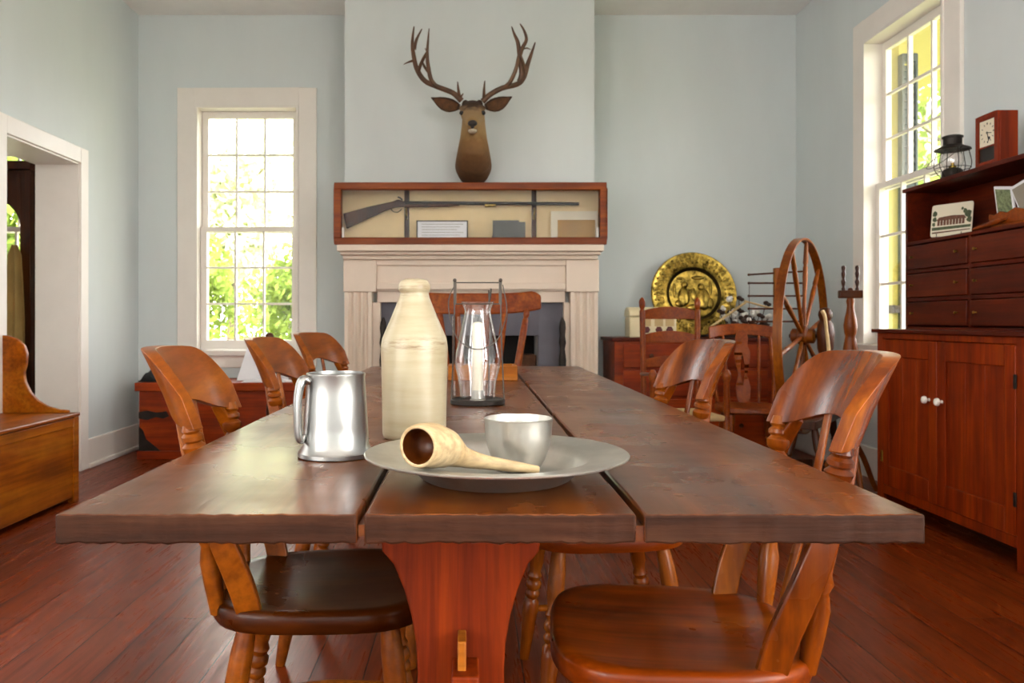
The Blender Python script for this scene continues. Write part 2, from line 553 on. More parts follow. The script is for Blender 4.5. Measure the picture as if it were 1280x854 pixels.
def floor_mat():
    m, nt, b = newmat('floor_boards')
    tc = N(nt, 'ShaderNodeTexCoord')
    sp = N(nt, 'ShaderNodeSeparateXYZ'); nt.links.new(tc.outputs['Object'], sp.inputs[0])
    cb = N(nt, 'ShaderNodeCombineXYZ')
    nt.links.new(sp.outputs['Y'], cb.inputs['X']); nt.links.new(sp.outputs['X'], cb.inputs['Y'])
    br = N(nt, 'ShaderNodeTexBrick')
    br.offset = .37; br.offset_frequency = 2; br.squash = 1
    for k, v in (('Scale', 1.0), ('Mortar Size', .0022), ('Mortar Smooth', .2), ('Bias', 0), ('Brick Width', 2.6), ('Row Height', .145)):
        br.inputs[k].default_value = v
    br.inputs['Color1'].default_value = S(98, 36, 6); br.inputs['Color2'].default_value = S(118, 47, 10); br.inputs['Mortar'].default_value = S(36, 16, 9)
    nt.links.new(cb.outputs[0], br.inputs['Vector'])
    mp = N(nt, 'ShaderNodeMapping'); mp.inputs['Scale'].default_value = (22, 1.6, 1)
    nt.links.new(tc.outputs['Object'], mp.inputs[0])
    n = N(nt, 'ShaderNodeTexNoise', Scale=1.6, Detail=6.0, Roughness=.65, Distortion=.8)
    nt.links.new(mp.outputs[0], n.inputs['Vector'])
    r = ramp(nt, [(.3, (.5, .45, .40, 1)), (.5, (.95, .92, .90, 1)), (.72, (1.4, 1.3, 1.2, 1))])
    nt.links.new(n.outputs['Fac'], r.inputs[0])
    mx = N(nt, 'ShaderNodeMix', data_type='RGBA', blend_type='MULTIPLY'); mx.inputs['Factor'].default_value = .9
    nt.links.new(br.outputs['Color'], mx.inputs['A']); nt.links.new(r.outputs[0], mx.inputs['B'])
    nt.links.new(mx.outputs['Result'], b.inputs['Base Color'])
    rr = N(nt, 'ShaderNodeMapRange'); rr.inputs['From Min'].default_value = .3; rr.inputs['From Max'].default_value = .7
    rr.inputs['To Min'].default_value = .38; rr.inputs['To Max'].default_value = .23
    nt.links.new(n.outputs['Fac'], rr.inputs['Value']); nt.links.new(rr.outputs[0], b.inputs['Roughness'])
    bp = N(nt, 'ShaderNodeBump'); bp.inputs['Strength'].default_value = .12; bp.inputs['Distance'].default_value = .004
    nt.links.new(n.outputs['Fac'], bp.inputs['Height'])
    bp2 = N(nt, 'ShaderNodeBump', invert=True); bp2.inputs['Strength'].default_value = .5; bp2.inputs['Distance'].default_value = .004
    nt.links.new(br.outputs['Fac'], bp2.inputs['Height']); nt.links.new(bp.outputs[0], bp2.inputs['Normal'])
    nt.links.new(bp2.outputs[0], b.inputs['Normal'])
    b.inputs['Specular IOR Level'].default_value = .16
    return m


M['floor'] = floor_mat()

# ------------------------------------------------------------------ room shell
struct(MB().box(NXL - .3, XR + .3, YF - .3, YB + TH, -.12, 0), 'floor', M['floor'])
struct(MB().box(NXL - .3, XR + .3, YF - .3, YB + TH, ZC, ZC + .3), 'ceiling', M['ceiling'])


def wall_xz(mb, x0, x1, y0, y1, z0, z1, holes):
    """wall along x with openings (x0,x1,z0,z1), sorted by x"""
    x = x0
    for h in sorted(holes):
        mb.box(x, h[0], y0, y1, z0, z1)
        if h[2] > z0: mb.box(h[0], h[1], y0, y1, z0, h[2])
        if h[3] < z1: mb.box(h[0], h[1], y0, y1, h[3], z1)
        x = h[1]
    mb.box(x, x1, y0, y1, z0, z1)
    return mb


def wall_yz(mb, x0, x1, y0, y1, z0, z1, holes):
    y = y0
    for h in sorted(holes):
        mb.box(x0, x1, y, h[0], z0, z1)
        if h[2] > z0: mb.box(x0, x1, h[0], h[1], z0, h[2])
        if h[3] < z1: mb.box(x0, x1, h[0], h[1], h[3], z1)
        y = h[1]
    mb.box(x0, x1, y, y1, z0, z1)
    return mb


DOOR = (4.30, 5.12, 0.0, 1.975)
struct(wall_xz(MB(), NXL, XR + TH, YB, YB + TH, 0, ZC, [WB, WN]), 'wall_back', M['wall'], smooth=0)
struct(wall_yz(MB(), XL - TH, XL, YF, YB, 0, ZC, [DOOR] + WLS), 'wall_left', M['wall'], smooth=0)
struct(wall_yz(MB(), XR, XR + THR, YF, YB, 0, ZC, [WR] + WRS), 'wall_right', M['wall'], smooth=0)
struct(wall_xz(MB(), NXL, XR + TH, YF - TH, YF, 0, ZC, []), 'wall_front', M['wall'], smooth=0)
struct(MB().box(NXL - TH, NXL, YF - TH, YB + TH, 0, ZC), 'wall_far_left', M['wall'], smooth=0)
# chimney breast with the firebox opening
YC = 5.66
CX0, CX1 = -.889, .877
FB = (-.455, .478, 0, .86)
cb = MB()
wall_xz(cb, CX0, CX1, YC, YB - .08, 0, ZC, [FB])
struct(cb, 'wall_chimney', M['wall'], smooth=0)
fx = MB()
fx.box(FB[0], FB[1], YB - .08, YB - .002, 0, FB[3])
struct(fx, 'wall_firebox', M['soot'], smooth=0)

# baseboards
bh, bt = .19, .022


def board(mb):
    return mb


b1 = MB(); b1.box(XL, XL + bt, 5.225, YB, 0, bh); b1.box(XL, XL + bt + .012, 5.225, YB, 0, .03)
struct(b1, 'baseboard_left', M['trim'], bevel=.004)
b2 = MB(); b2.box(XL + bt, CX0, YB - bt, YB, 0, bh); b2.box(CX1, XR - bt, YB - bt, YB, 0, bh)
struct(b2, 'baseboard_back', M['trim'], bevel=.004)
b3 = MB(); b3.box(XR - bt, XR, YF, YB, 0, bh)
struct(b3, 'baseboard_right', M['trim'], bevel=.004)

# doorway casing and lining on the left wall
dc = MB()
cw = .10
dc.box(XL, XL + .025, DOOR[1], DOOR[1] + cw, 0, DOOR[3] + cw)
dc.box(XL, XL + .025, DOOR[0] - cw, DOOR[0], 0, DOOR[3] + cw)
dc.box(XL, XL + .025, DOOR[0], DOOR[1], DOOR[3], DOOR[3] + cw)
struct(dc, 'trim_1', M['trim'], bevel=.004)
dl = MB()
dl.box(XL - TH - .01, XL + .012, DOOR[1] - .012, DOOR[1], 0, DOOR[3])
dl.box(XL - TH - .01, XL + .012, DOOR[0], DOOR[0] + .012, 0, DOOR[3])
dl.box(XL - TH - .01, XL + .012, DOOR[0] + .012, DOOR[1] - .012, DOOR[3] - .012, DOOR[3])
struct(dl, 'trim_2', M['trim'], bevel=.002)


# ------------------------------------------------------------------ windows
def sash(mb, T, u0, u1, z0, z1, d0, d1, stile, top, bot, cols, rows, mw=.016):
    mb.box(u0, u0 + stile, d0, d1, z0, z1, T); mb.box(u1 - stile, u1, d0, d1, z0, z1, T)
    mb.box(u0 + stile, u1 - stile, d0, d1, z1 - top, z1, T); mb.box(u0 + stile, u1 - stile, d0, d1, z0, z0 + bot, T)
    gu0, gu1, gz0, gz1 = u0 + stile, u1 - stile, z0 + bot, z1 - top
    for i in range(1, cols):
        u = gu0 + (gu1 - gu0) * i / cols
        mb.box(u - mw / 2, u + mw / 2, d0 + .004, d1 - .004, gz0, gz1, T)
    for j in range(1, rows):
        z = gz0 + (gz1 - gz0) * j / rows
        mb.box(gu0, gu1, d0 + .006, d1 - .006, z - mw / 2, z + mw / 2, T)


def window(name, T, w, zm, cas=.135, cols=3, TH=TH):
    """T maps (u along the wall, depth into the wall, z) to the room; w = u0 u1 z0 z1; zm = meeting rail"""
    u0, u1, z0, z1 = w
    f = MB()
    f.box(u0 - cas, u0, -.022, 0, z0 - .02, z1 + cas, T); f.box(u1, u1 + cas, -.022, 0, z0 - .02, z1 + cas, T)
    f.box(u0, u1, -.022, 0, z1, z1 + cas, T)
    # inner bead and jamb lining
    f.box(u0, u0 + .018, -.03, TH - .01, z0, z1, T); f.box(u1 - .018, u1, -.03, TH - .01, z0, z1, T)
    f.box(u0 + .018, u1 - .018, -.03, TH - .03, z1 - .018, z1, T)
    root = tag(f.build(name, M['trim'], bevel=.003), kind='structure')
    s = MB()
    s.box(u0 - cas - .03, u1 + cas + .03, -.06, .02, z0 - .04, z0, T)
    s.box(u0, u1, .02, TH, z0 - .03, z0 + .004, T)
    s.box(u0 - cas, u1 + cas, -.02, 0, z0 - .13, z0 - .04, T)
    s.build('window_sill', M['trim'], root, bevel=.004)
    a = MB(); sash(a, T, u0 + .02, u1 - .02, zm - .02, z1 - .02, .085, .12, .045, .05, .035, cols, 3)
    b = MB(); sash(b, T, u0 + .02, u1 - .02, z0 + .006, zm + .02, .045, .08, .045, .035, .07, cols, 3)
    for mb, g in ((a, (.102, zm, z1 - .06)), (b, (.062, z0 + .05, zm))):
        sa = mb.build('sash', M['trim'], root, bevel=.002, smooth=0)
        p = MB(); p.box(u0 + .06, u1 - .06, g[0] - .001, g[0] + .001, g[1], g[2], T)
        p.build('pane', M['pane'], sa, smooth=0)
    return root


T_back = Matrix(((1, 0, 0, 0), (0, 1, 0, YB), (0, 0, 1, 0), (0, 0, 0, 1)))
T_right = Matrix(((0, 1, 0, XR), (1, 0, 0, 0), (0, 0, 1, 0), (0, 0, 0, 1)))
T_left = Matrix(((0, -1, 0, XL), (1, 0, 0, 0), (0, 0, 1, 0), (0, 0, 0, 1)))
T_front = Matrix(((1, 0, 0, 0), (0, -1, 0, YF), (0, 0, 1, 0), (0, 0, 0, 1)))
window('window_1', T_back, WB, 1.66)
window('window_2', T_right, WR, 1.79, TH=THR)
window('window_3', T_back, WN, 1.66)
for i, w in enumerate(WRS): window(f'window_{4 + i}', T_right, w, 1.7, TH=THR)  # these and the left-hand ones are added, unseen, to carry the extra light
for i, w in enumerate(WLS): window(f'window_{6 + i}', T_left, w, 1.7)

# ------------------------------------------------------------------ outside
struct(MB().box(-60, 60, -40, 80, -.75, -.6), 'ground', M['lawn'], smooth=0)
pr = MB()
pr.box(XR + THR, 4.3, 2.4, 8.0, 3.18, 3.28)
struct(pr, 'roof', M['yellow'], smooth=0)
pw = MB()
pw.box(XR + THR, 3.215, 6.0, 6.15, -.6, 3.18)
struct(pw, 'wall_porch', M['yellow'], smooth=0)
sh = thing('window_shutter', 'dark green louvred shutter seen through the tall window behind the hutch', 'shutter', (3.2, 5.98, .3))
m_ = MB()
m_.box(3.205, 3.220, 5.94, 6.0, .3, 2.95); m_.box(3.310, 3.325, 5.94, 6.0, .3, 2.95)
for z in (.3, 1.6, 2.89): m_.box(3.220, 3.310, 5.94, 6.0, z, z + .06)
m_.build('frame', M['shutter'], sh, bevel=.003)
for za, zb_ in ((.38, 1.59), (1.68, 2.87)):
    m_ = MB()
    m_.box(3.220, 3.310, 5.972, 5.978, za, zb_)
    for k in range(21): m_.box(3.220, 3.310, 5.955, 5.985, za + .005 + k * .057, za + .04 + k * .057)
    m_.build('louvre_panel', M['shutter'], sh)
m_ = MB(); m_.box(3.135, 3.205, 5.95, 6.0, 1.02, 1.08); m_.build('hinge', M['iron'], sh, bevel=.003)


def tree(name, label, x, y, h, r, n, mat, crown_z0, leaf=.16, trunk_r=.12, group='trees in the garden', clumps=14, cat='tree'):
    t = thing(name, label, cat, (x, y, -.6), 0, group)
    tk = MB()
    pts = [(x, y, -.62), (x + .05, y, h * .3), (x - .06, y + .05, h * .6), (x, y, h * .85)]
    tk.tube(pts, [trunk_r, trunk_r * .8, trunk_r * .55, trunk_r * .2], 8, smooth=4)
    for k in range(7):
        a = k * 2.4; z = crown_z0 + (h - crown_z0) * (.05 + .1 * k)
        tk.tube([(x, y, z), (x + math.cos(a) * r * .4, y + math.sin(a) * r * .4, z + .25 * r), (x + math.cos(a) * r * .75, y + math.sin(a) * r * .75, z + .45 * r)],
                [trunk_r * .35, trunk_r * .22, trunk_r * .08], 5)
    tk.build('trunk', M['bark'], t)
    cz = (crown_z0 + h) / 2; ch = (h - crown_z0) / 2
    cl = []
    for k in range(clumps):
        v = rng.normal(size=3); v /= np.linalg.norm(v)
        rad = rng.uniform(.25, .85)
        cl.append((v * rad * np.array([r, r, ch]) + np.array([x, y, cz]), rng.uniform(.3, .5)))
    ci = rng.integers(0, len(cl), n)
    c = np.array([q[0] for q in cl])[ci]; cr = np.array([q[1] for q in cl])[ci]
    v = rng.normal(size=(n, 3)); v /= np.linalg.norm(v, axis=1)[:, None]
    p = c + v * (cr * rng.uniform(.3, 1, n) ** .5)[:, None] * np.array([r, r, ch])
    a = rng.normal(size=(n, 3)); a /= np.linalg.norm(a, axis=1)[:, None]
    b = np.cross(a, rng.normal(size=(n, 3))); b /= np.linalg.norm(b, axis=1)[:, None]
    s = leaf * rng.uniform(.6, 1.25, n)[:, None]
    V = np.stack([p - a * s * .5, p + b * s * .28, p + a * s * .5, p - b * s * .28], 1).reshape(-1, 3) - np.array([x, y, -.6])
    me = bpy.data.meshes.new('foliage')
    me.from_pydata(V.tolist(), [], [(4 * i, 4 * i + 1, 4 * i + 2, 4 * i + 3) for i in range(n)])
    me.materials.append(mat)
    f = bpy.data.objects.new('foliage', me)
    COL.objects.link(f)
    f.parent = t
    return t


# seen through the back window, then through the right-hand window
tree('garden_shrub', 'leafy green shrub low in the left-hand side of the back window view', -4.75, 13.2, 2.6, 1.0, 5200, M['leaf'], -.4, .16, .06, cat='shrub')
tree('garden_shrub', 'bushy green shrub low in the right-hand side of the back window view', -3.7, 16.8, 2.7, 1.2, 4600, M['leaf'], -.4, .16, .06, cat='shrub')
tree('garden_tree', 'pale sunlit tree rising behind the shrubs in the back window view', -6.6, 22, 7.4, 2.2, 5200, M['leaf_overlit'], .3, .3, .14)
tree('garden_tree', 'tall pale tree at the right of the back window view', -6.3, 30, 9.5, 2.6, 2600, M['leaf_overlit'], .6, .3, .14)
tree('garden_tree', 'thin leafy tree close to the right-hand tall window', 7.6, 12.6, 7.5, 1.9, 2800, M['leaf'], .5, .2, .08)
tree('garden_tree', 'slim pale tree farther off behind the tall window', 10.6, 18.5, 9.0, 2.2, 2600, M['leaf_overlit'], .5, .28, .1)
tree('garden_tree', 'bright leafy tree outside the window of the next room', -8.6, 14.0, 6.0, 1.8, 3600, M['leaf'], -.2, .22, .1)

# ------------------------------------------------------------------ fireplace mantel
fm = thing('fireplace_mantel', 'cream painted fireplace mantel with fluted pilasters under the gun case', 'fireplace mantel', (.005, YC, 0))
k = 5.56 / 1000
X = lambda px: (px - 588) * k
Z = lambda py: CAMZ - (py - 400) * k
yf = 5.56
m_ = MB()
m_.box(X(425), X(751), 5.42, YC - .001, Z(316), Z(308))
m_.box(X(428), X(748), 5.46, YC - .001, Z(320), Z(316))
m_.box(X(430), X(746), 5.50, YC - .001, Z(325), Z(320))
m_.build('mantel_shelf', M['mantel'], fm, bevel=.006, segs=3)
m_ = MB()
m_.box(X(471), X(707), yf, YC - .001, Z(364), Z(325))
m_.box(X(471), X(707), yf - .022, yf, Z(332), Z(325)); m_.box(X(471), X(707), yf - .02, yf, Z(362), Z(354))
m_.box(X(471), X(707), yf + .02, YC - .001, Z(378), Z(364))
m_.build('frieze', M['mantel'], fm, bevel=.003)
for a, b in ((430, 471), (707, 748)):
    m_ = MB(); m_.box(X(a), X(b), yf - .03, YC - .001, Z(365), Z(325)); m_.build('corner_block', M['mantel'], fm, bevel=.004)
    m_ = MB()
    i0, i1 = (a + 1, b - 6) if a == 430 else (a + 6, b - 1)
    w = X(i1) - X(i0)
    prof = [(X(i0), YC - .001), (X(i0), yf - .018)]
    nfl = 3
    for q in range(nfl):
        c0 = X(i0) + w * (.10 + .8 * q / nfl); c1 = X(i0) + w * (.10 + .8 * (q + 1) / nfl)
        for s in range(7):
            t = s / 6
            prof.append((c0 + (c1 - c0) * (.12 + .76 * t), yf - .018 + .016 * math.sin(PI * t)))
    prof += [(X(i1), yf - .018), (X(i1), YC - .001)]
    m_.prism(prof, 'z', .16, Z(365))
    m_.build('pilaster', M['mantel'], fm, smooth=30)
    m_ = MB(); m_.box(X(a) - .005, X(b) + .005, yf - .04, YC - .001, 0, .16); m_.build('plinth', M['mantel'], fm, bevel=.006)
    m_ = MB()
    if a == 430: m_.box(X(465), X(475), yf + .02, YC - .001, 0, Z(378))
    else: m_.box(X(705), X(713), yf + .02, YC - .001, 0, Z(378))
    m_.build('inner_stile', M['mantel'], fm, bevel=.003)
m_ = MB()
m_.box(X(475), FB[0], 5.63, YC - .0005, 0, Z(378)); m_.box(FB[1], X(705), 5.63, YC - .0005, 0, Z(378))
m_.box(FB[0], FB[1], 5.63, YC - .0005, FB[3], Z(378))
m_.build('slate_surround', M['slate'], fm, bevel=.002)
struct(MB().box(-.75, .76, 5.02, 5.6, .0, .012), 'trim_3', M['slate'], bevel=.003)
m_ = MB(); m_.box(.36, .47, 5.72, 5.95, .0, .72)
tag(m_.build('brick_stack', M['brick'], origin=(.41, 5.83, 0), bevel=.006), 'sooty brown brick cheek inside the fireplace at the right', 'brickwork')
for px, side in ((479, 'left'), (703, 'right')):
    c = PX(px, 400, 5.5)
    a = thing('andiron', f'tall dark turned firedog standing at the {side} end of the hearth', 'andiron', (c.x, 5.5, .012), 0, 'pair of firedogs')
    m_ = MB()
    m_.lathe([(.03, 0), (.03, .02), (.016, .04), (.014, .2), (.026, .26), (.015, .32), (.022, .5), (.027, .62), (.017, .7), (.026, .74), (.018, .79), (.024, .84), (.02, .88), (.006, .915)], (0, 0, .06), (0, 0, 1), 16)
    m_.build('post', M['iron'], a, world=False)
    m_ = MB(); m_.tube([(-.09, -.02, 0.006), (-.06, -.02, .05), (0, -.02, .075), (.06, -.02, .05), (.09, -.02, 0.006)], .012, 8, smooth=4)
    m_.tube([(0, 0, .07), (0, .06, .07), (0, .1, .035), (0, .11, .006)], .012, 8)
    m_.build('foot', M['iron'], a, world=False)

# ------------------------------------------------------------------ gun display case on the mantel shelf
k2 = 5.44 / 1000
X2 = lambda px: (px - 588) * k2
Z2 = lambda py: CAMZ - (py - 400) * k2
cz0 = Z(308)
cz1 = Z2(229)
gx0, gx1 = X2(419), X2(757)
gy0, gy1 = 5.445, 5.655
gc = thing('display_case', 'long shallow wooden glass-fronted gun case standing on the mantel', 'display case', (0, 5.55, cz0))
m_ = MB()
t = .016
m_.box(gx0, gx1, gy0, gy1, cz0, cz0 + t); m_.box(gx0, gx1, gy0, gy1, cz1 - t, cz1)
m_.box(gx0, gx0 + t, gy0, gy1, cz0 + t, cz1 - t); m_.box(gx1 - t, gx1, gy0, gy1, cz0 + t, cz1 - t)
m_.build('carcass', M['case'], gc, bevel=.003)
m_ = MB()
fw = .04
m_.box(gx0 - .006, gx1 + .006, gy0 - .02, gy0, cz0, cz0 + .045); m_.box(gx0 - .006, gx1 + .006, gy0 - .02, gy0, cz1 - .042, cz1 + .004)
m_.box(gx0 - .006, gx0 + fw, gy0 - .02, gy0, cz0 + .045, cz1 - .042); m_.box(gx1 - fw, gx1 + .006, gy0 - .02, gy0, cz0 + .045, cz1 - .042)
m_.build('front_frame', M['case'], gc, bevel=.005, segs=3)
m_ = MB(); m_.box(gx0 + t, gx1 - t, gy1 - .008, gy1 - .001, cz0 + t, cz1 - t); m_.build('back_panel', M['mat_board'], gc)
for px in (508, 668):
    x = (px - 588) * 5.6 / 1000
    br = MB(); br.box(x - .017, x + .017, gy1 - .022, gy1 - .0075, cz0 + t, cz1 - t)
    brk = br.build('gun_bracket', M['dark_wood'], gc, bevel=.003)
    zc_ = CAMZ + .145 * 5.55 - .026
    h = MB(); h.tube([(x, gy1 - .02, zc_ - .07), (x, gy1 - .05, zc_ - .035), (x, gy1 - .075, zc_ - .022), (x, gy1 - .09, zc_ + .0)], .008, 8, smooth=3)
    h.build('hook', M['brass'], brk)
xm = X2(590)
for a, b, y in ((gx0 + .02, xm + .012, gy0 + .004), (xm - .012, gx1 - .02, gy0 + .014)):
    m_ = MB(); m_.box(a, b, y, y + .004, cz0 + .03, cz1 - .03)
    d = m_.build('sliding_glass_door', M['case_glass'], gc, smooth=0)
    px = gx0 + .052 if a < -.5 else gx1 - .052
    m_ = MB(); m_.box(px - .008, px + .008, y - .006, y, Z2(297), Z2(284)); m_.build('finger_pull', M['porcelain'], d, bevel=.002)
# rifle lying in the brackets
ry = gy1 - .062
R_ = lambda px, py: ((px - 588) * 5.58 / 1000, CAMZ - (py - 400) * 5.58 / 1000)
rf = thing('antique_rifle', 'long antique rifle with dark stock resting in the gun case', 'rifle', (0, ry, R_(588, 254)[1]))
m_ = MB()
st = [R_(429, 267), R_(462, 258), R_(490, 252), R_(498, 249), R_(506, 252), R_(506, 258), R_(494, 259), R_(480, 264), R_(433, 286)]
m_.prism(st, 'y', ry - .016, ry + .016)
m_.build('stock', M['dark_wood'], rf, bevel=.007, segs=3)
m_ = MB(); a = R_(504, 253.5); b = R_(724, 254.5)
m_.lathe([(.014, 0), (.011, 1)], (a[0], ry, a[1]), (b[0], ry, b[1]), 12, absolute=False)
m_.build('barrel', M['iron'], rf)
m_ = MB(); a = R_(506, 257); b = R_(574, 256)
m_.lathe([(.013, 0), (.012, .8), (.006, 1)], (a[0], ry, a[1]), (b[0], ry, b[1]), 10, absolute=False)
m_.build('fore_stock', M['dark_wood'], rf)
m_ = MB(); m_.tube([(R_(503, 250)[0], ry, R_(503, 250)[1]), (R_(500, 247)[0], ry, R_(500, 247)[1]), (R_(497, 246)[0], ry, R_(497, 246)[1])], .006, 6)
m_.build('hammer', M['iron'], rf)
m_ = MB()
g = [R_(488, 260), R_(491, 264), R_(497, 265), R_(502, 261)]
m_.tube([(q[0], ry, q[1]) for q in g], .003, 6, smooth=3); m_.build('trigger_guard', M['iron'], rf)
m_ = MB()
g = [R_(606, 256.5), R_(620, 256.5)]
m_.tube([(q[0], ry, q[1]) for q in g], .014, 10); m_.build('barrel_band', M['brass'], rf)
bz = cz0 + t + .004
yq = gy0 + .09
Q = lambda px: (px - 588) * yq / 1000
ZQ = lambda py: CAMZ - (py - 400) * yq / 1000
dcard = thing('framed_document', 'white printed card in a thin dark frame inside the gun case', 'framed document', (Q(552), yq, bz))
m_ = MB(); zt = ZQ(275.5)
for a, b, c, d in ((520.5, 585, bz, bz + .005), (520.5, 585, zt - .008, zt)): m_.box(Q(a), Q(b), yq, yq + .012, c, d)
for a, b in ((520.5, 522), (583.5, 585)): m_.box(Q(a), Q(b), yq, yq + .012, bz + .005, zt - .008)
m_.build('frame', M['black'], dcard)
m_ = MB(); m_.box(Q(522), Q(583.5), yq + .003, yq + .009, bz + .005, zt - .008)
for j in range(5): m_.box(Q(527), Q(579 - (j % 3) * 4), yq + .0022, yq + .003, ZQ(280 + j * 3.4) - .003, ZQ(280 + j * 3.4), mi=1)
m_.build('printed_card', [M['paper'], M['ink']], dcard)
m_ = MB()
m_.box(Q(616), Q(649), yq + .02, yq + .034, bz, ZQ(275)); m_.prism([(Q(616), bz), (Q(619), ZQ(276)), (Q(613.5), bz)], 'y', yq + .02, yq + .07)
m_.box(Q(649), Q(657), yq + .022, yq + .032, bz + .006, ZQ(277))
tag(m_.build('pocket_notebook', M['grey_book'], origin=(Q(632), yq + .03, bz), smooth=0), 'worn grey notebook propped upright inside the gun case', 'notebook')
tc_ = thing('matted_picture', 'tan picture in a wide cream mat at the right end of the gun case', 'picture', (Q(725), yq + .05, bz))
yq2 = yq + .05
Q2 = lambda px: (px - 588) * yq2 / 1000
ZQ2 = lambda py: CAMZ - (py - 400) * yq2 / 1000
m_ = MB(); m_.box(Q2(689), Q2(747), yq2, yq2 + .01, bz, ZQ2(264)); m_.build('mat', M['cream_card'], tc_)
m_ = MB(); m_.box(Q2(697), Q2(744), yq2 - .003, yq2, bz + .004, ZQ2(275)); m_.build('print', M['tan_card'], tc_)
m_ = MB(); m_.ball((Q(587), yq - .01, bz + .011), .013, .011, .011)
m_.tube([(Q(588), yq - .01, bz + .012), (Q(596), yq, bz + .004), (Q(604), yq, bz + .006), (Q(614), yq + .01, bz + .015)], .0022, 6, smooth=3)
tag(m_.build('powder_ball', M['porcelain'], origin=(Q(587), yq - .01, bz)), 'small white ball with a thin cord on the floor of the gun case', 'ball')


# ------------------------------------------------------------------ mounted deer head
def deer():
    D = 5.3
    dm = bpy.data.materials.new('deer_coat')
    dm.use_nodes = True
    nt = dm.node_tree
    bs = nt.nodes['Principled BSDF']
    tc = N(nt, 'ShaderNodeTexCoord')
    sp = N(nt, 'ShaderNodeSeparateXYZ'); nt.links.new(tc.outputs['Object'], sp.inputs[0])
    nz = N(nt, 'ShaderNodeTexNoise', Scale=30.0, Detail=5.0); nt.links.new(tc.outputs['Object'], nz.inputs['Vector'])
    ma = N(nt, 'ShaderNodeMath', operation='MULTIPLY_ADD'); ma.inputs[1].default_value = .09
    nt.links.new(nz.outputs['Fac'], ma.inputs[0]); nt.links.new(sp.outputs['Z'], ma.inputs[2])
    # object z: 0 at the bottom of the neck
    mr = N(nt, 'ShaderNodeMapRange'); mr.inputs['From Min'].default_value = .0; mr.inputs['From Max'].default_value = .62
    nt.links.new(ma.outputs[0], mr.inputs['Value'])
    r = ramp(nt, [(.05, S(50, 28, 12)), (.3, S(98, 64, 30)), (.50, S(128, 92, 48)), (.62, S(160, 128, 82)), (.80, S(156, 128, 92)), (.88, S(66, 42, 24)), (.97, S(54, 33, 19))])
    nt.links.new(mr.outputs[0], r.inputs[0]); nt.links.new(r.outputs[0], bs.inputs['Base Color'])
    bs.inputs['Roughness'].default_value = .75
    mp = N(nt, 'ShaderNodeMapping'); mp.inputs['Scale'].default_value = (120, 120, 22); nt.links.new(tc.outputs['Object'], mp.inputs[0])
    n2 = N(nt, 'ShaderNodeTexNoise', Scale=1.0, Detail=3.0); nt.links.new(mp.outputs[0], n2.inputs['Vector'])
    bp = N(nt, 'ShaderNodeBump'); bp.inputs['Strength'].default_value = .5; bp.inputs['Distance'].default_value = .006
    nt.links.new(n2.outputs['Fac'], bp.inputs['Height']); nt.links.new(bp.outputs[0], bs.inputs['Normal'])
    ear_in = plain('ear_lining', S(96, 62, 34), .8, 0, .3, 30)
    base = PX(592, 227, D)
    t = thing('mounted_deer_head', 'stuffed stag head with wide dark antlers mounted on the chimney wall', 'deer head', (base.x, YC, base.z))
    cx = base.x
    zz = lambda py: CAMZ - (py - 400) * D / 1000

    m = MB()
    # neck: rings square to a path that leaves the wall and rises into the head
    path = [((5.658, zz(200)), .115, .120), ((5.56, zz(198)), .128, .130), ((5.47, zz(193)), .120, .130), ((5.41, zz(181)), .105, .115), ((5.385, zz(168)), .09, .098), ((5.385, zz(153)), .080, .090), ((5.385, zz(141)), .075, .082)]
    rs = []
    for i, ((y, z), hw, hh) in enumerate(path):
        a = path[max(i - 1, 0)][0]; b = path[min(i + 1, len(path) - 1)][0]
        ty, tz = b[0] - a[0], b[1] - a[1]
        L = math.hypot(ty, tz); ty /= L; tz /= L
        if i == 0: ty, tz = -1, 0
        rs.append([Vector((cx + hw * math.cos(q), y - tz * hh * math.sin(q) * -1, z + ty * hh * math.sin(q) * -1)) for q in [2 * PI * s / 24 for s in range(24)]])
    m.rings(rs)
    # brisket
    m.ball((cx, 5.53, zz(204)), .118, .12, .105)
    # skull and muzzle, loft towards the viewer and a little down
    hx = cx - .008
    H = [((5.46, zz(134)), .04, .04), ((5.43, zz(134)), .072, .065), ((5.37, zz(136)), .083, .078), ((5.31, zz(142)), .078, .076), ((5.25, zz(150)), .061, .064), ((5.18, zz(157.5)), .049, .052), ((5.13, zz(162)), .046, .047), ((5.10, zz(164.5)), .040, .04), ((5.088, zz(165.5)), .022, .022)]
    rs = []
    for i, ((y, z), hw, hh) in enumerate(H):
        rs.append([Vector((hx + hw * math.cos(q), y, z + hh * math.sin(q))) for q in [2 * PI * s / 24 for s in range(24)]])
    m.rings(rs)
    m.ball((hx, 5.2, zz(167)), .036, .09, .026)      # lower jaw
    for s in (-1, 1):
        m.ball((hx + s * .062, 5.315, zz(134.5)), .028, .04, .018)   # brow ridges
        m.ball((hx + s * .047, 5.40, zz(126)), .026, .026, .035)    # pedicles

    def rm(o):
        r_ = o.modifiers.new('remesh', 'REMESH'); r_.mode = 'VOXEL'; r_.voxel_size = .008; r_.use_smooth_shade = True
        s_ = o.modifiers.new('smooth', 'SMOOTH'); s_.factor = .5; s_.iterations = 4
    m.build('head_and_neck', dm, t, mods=rm)
    for s in (-1, 1):
        e = MB(); e.ball((hx + s * .071, 5.282, zz(142)), .016, .015, .015); e.build('eye', M['black'], t)
    nmb = MB(); nmb.ball((hx, 5.088, zz(164)), .031, .02, .021); nmb.ball((hx, 5.092, zz(167)), .014, .016, .018); nmb.build('nose', M['black'], t)
    ch = MB(); ch.ball((hx, 5.135, zz(171)), .028, .045, .013); ch.build('chin', M['cream_card'], t)['label'] = 'pale chin patch'
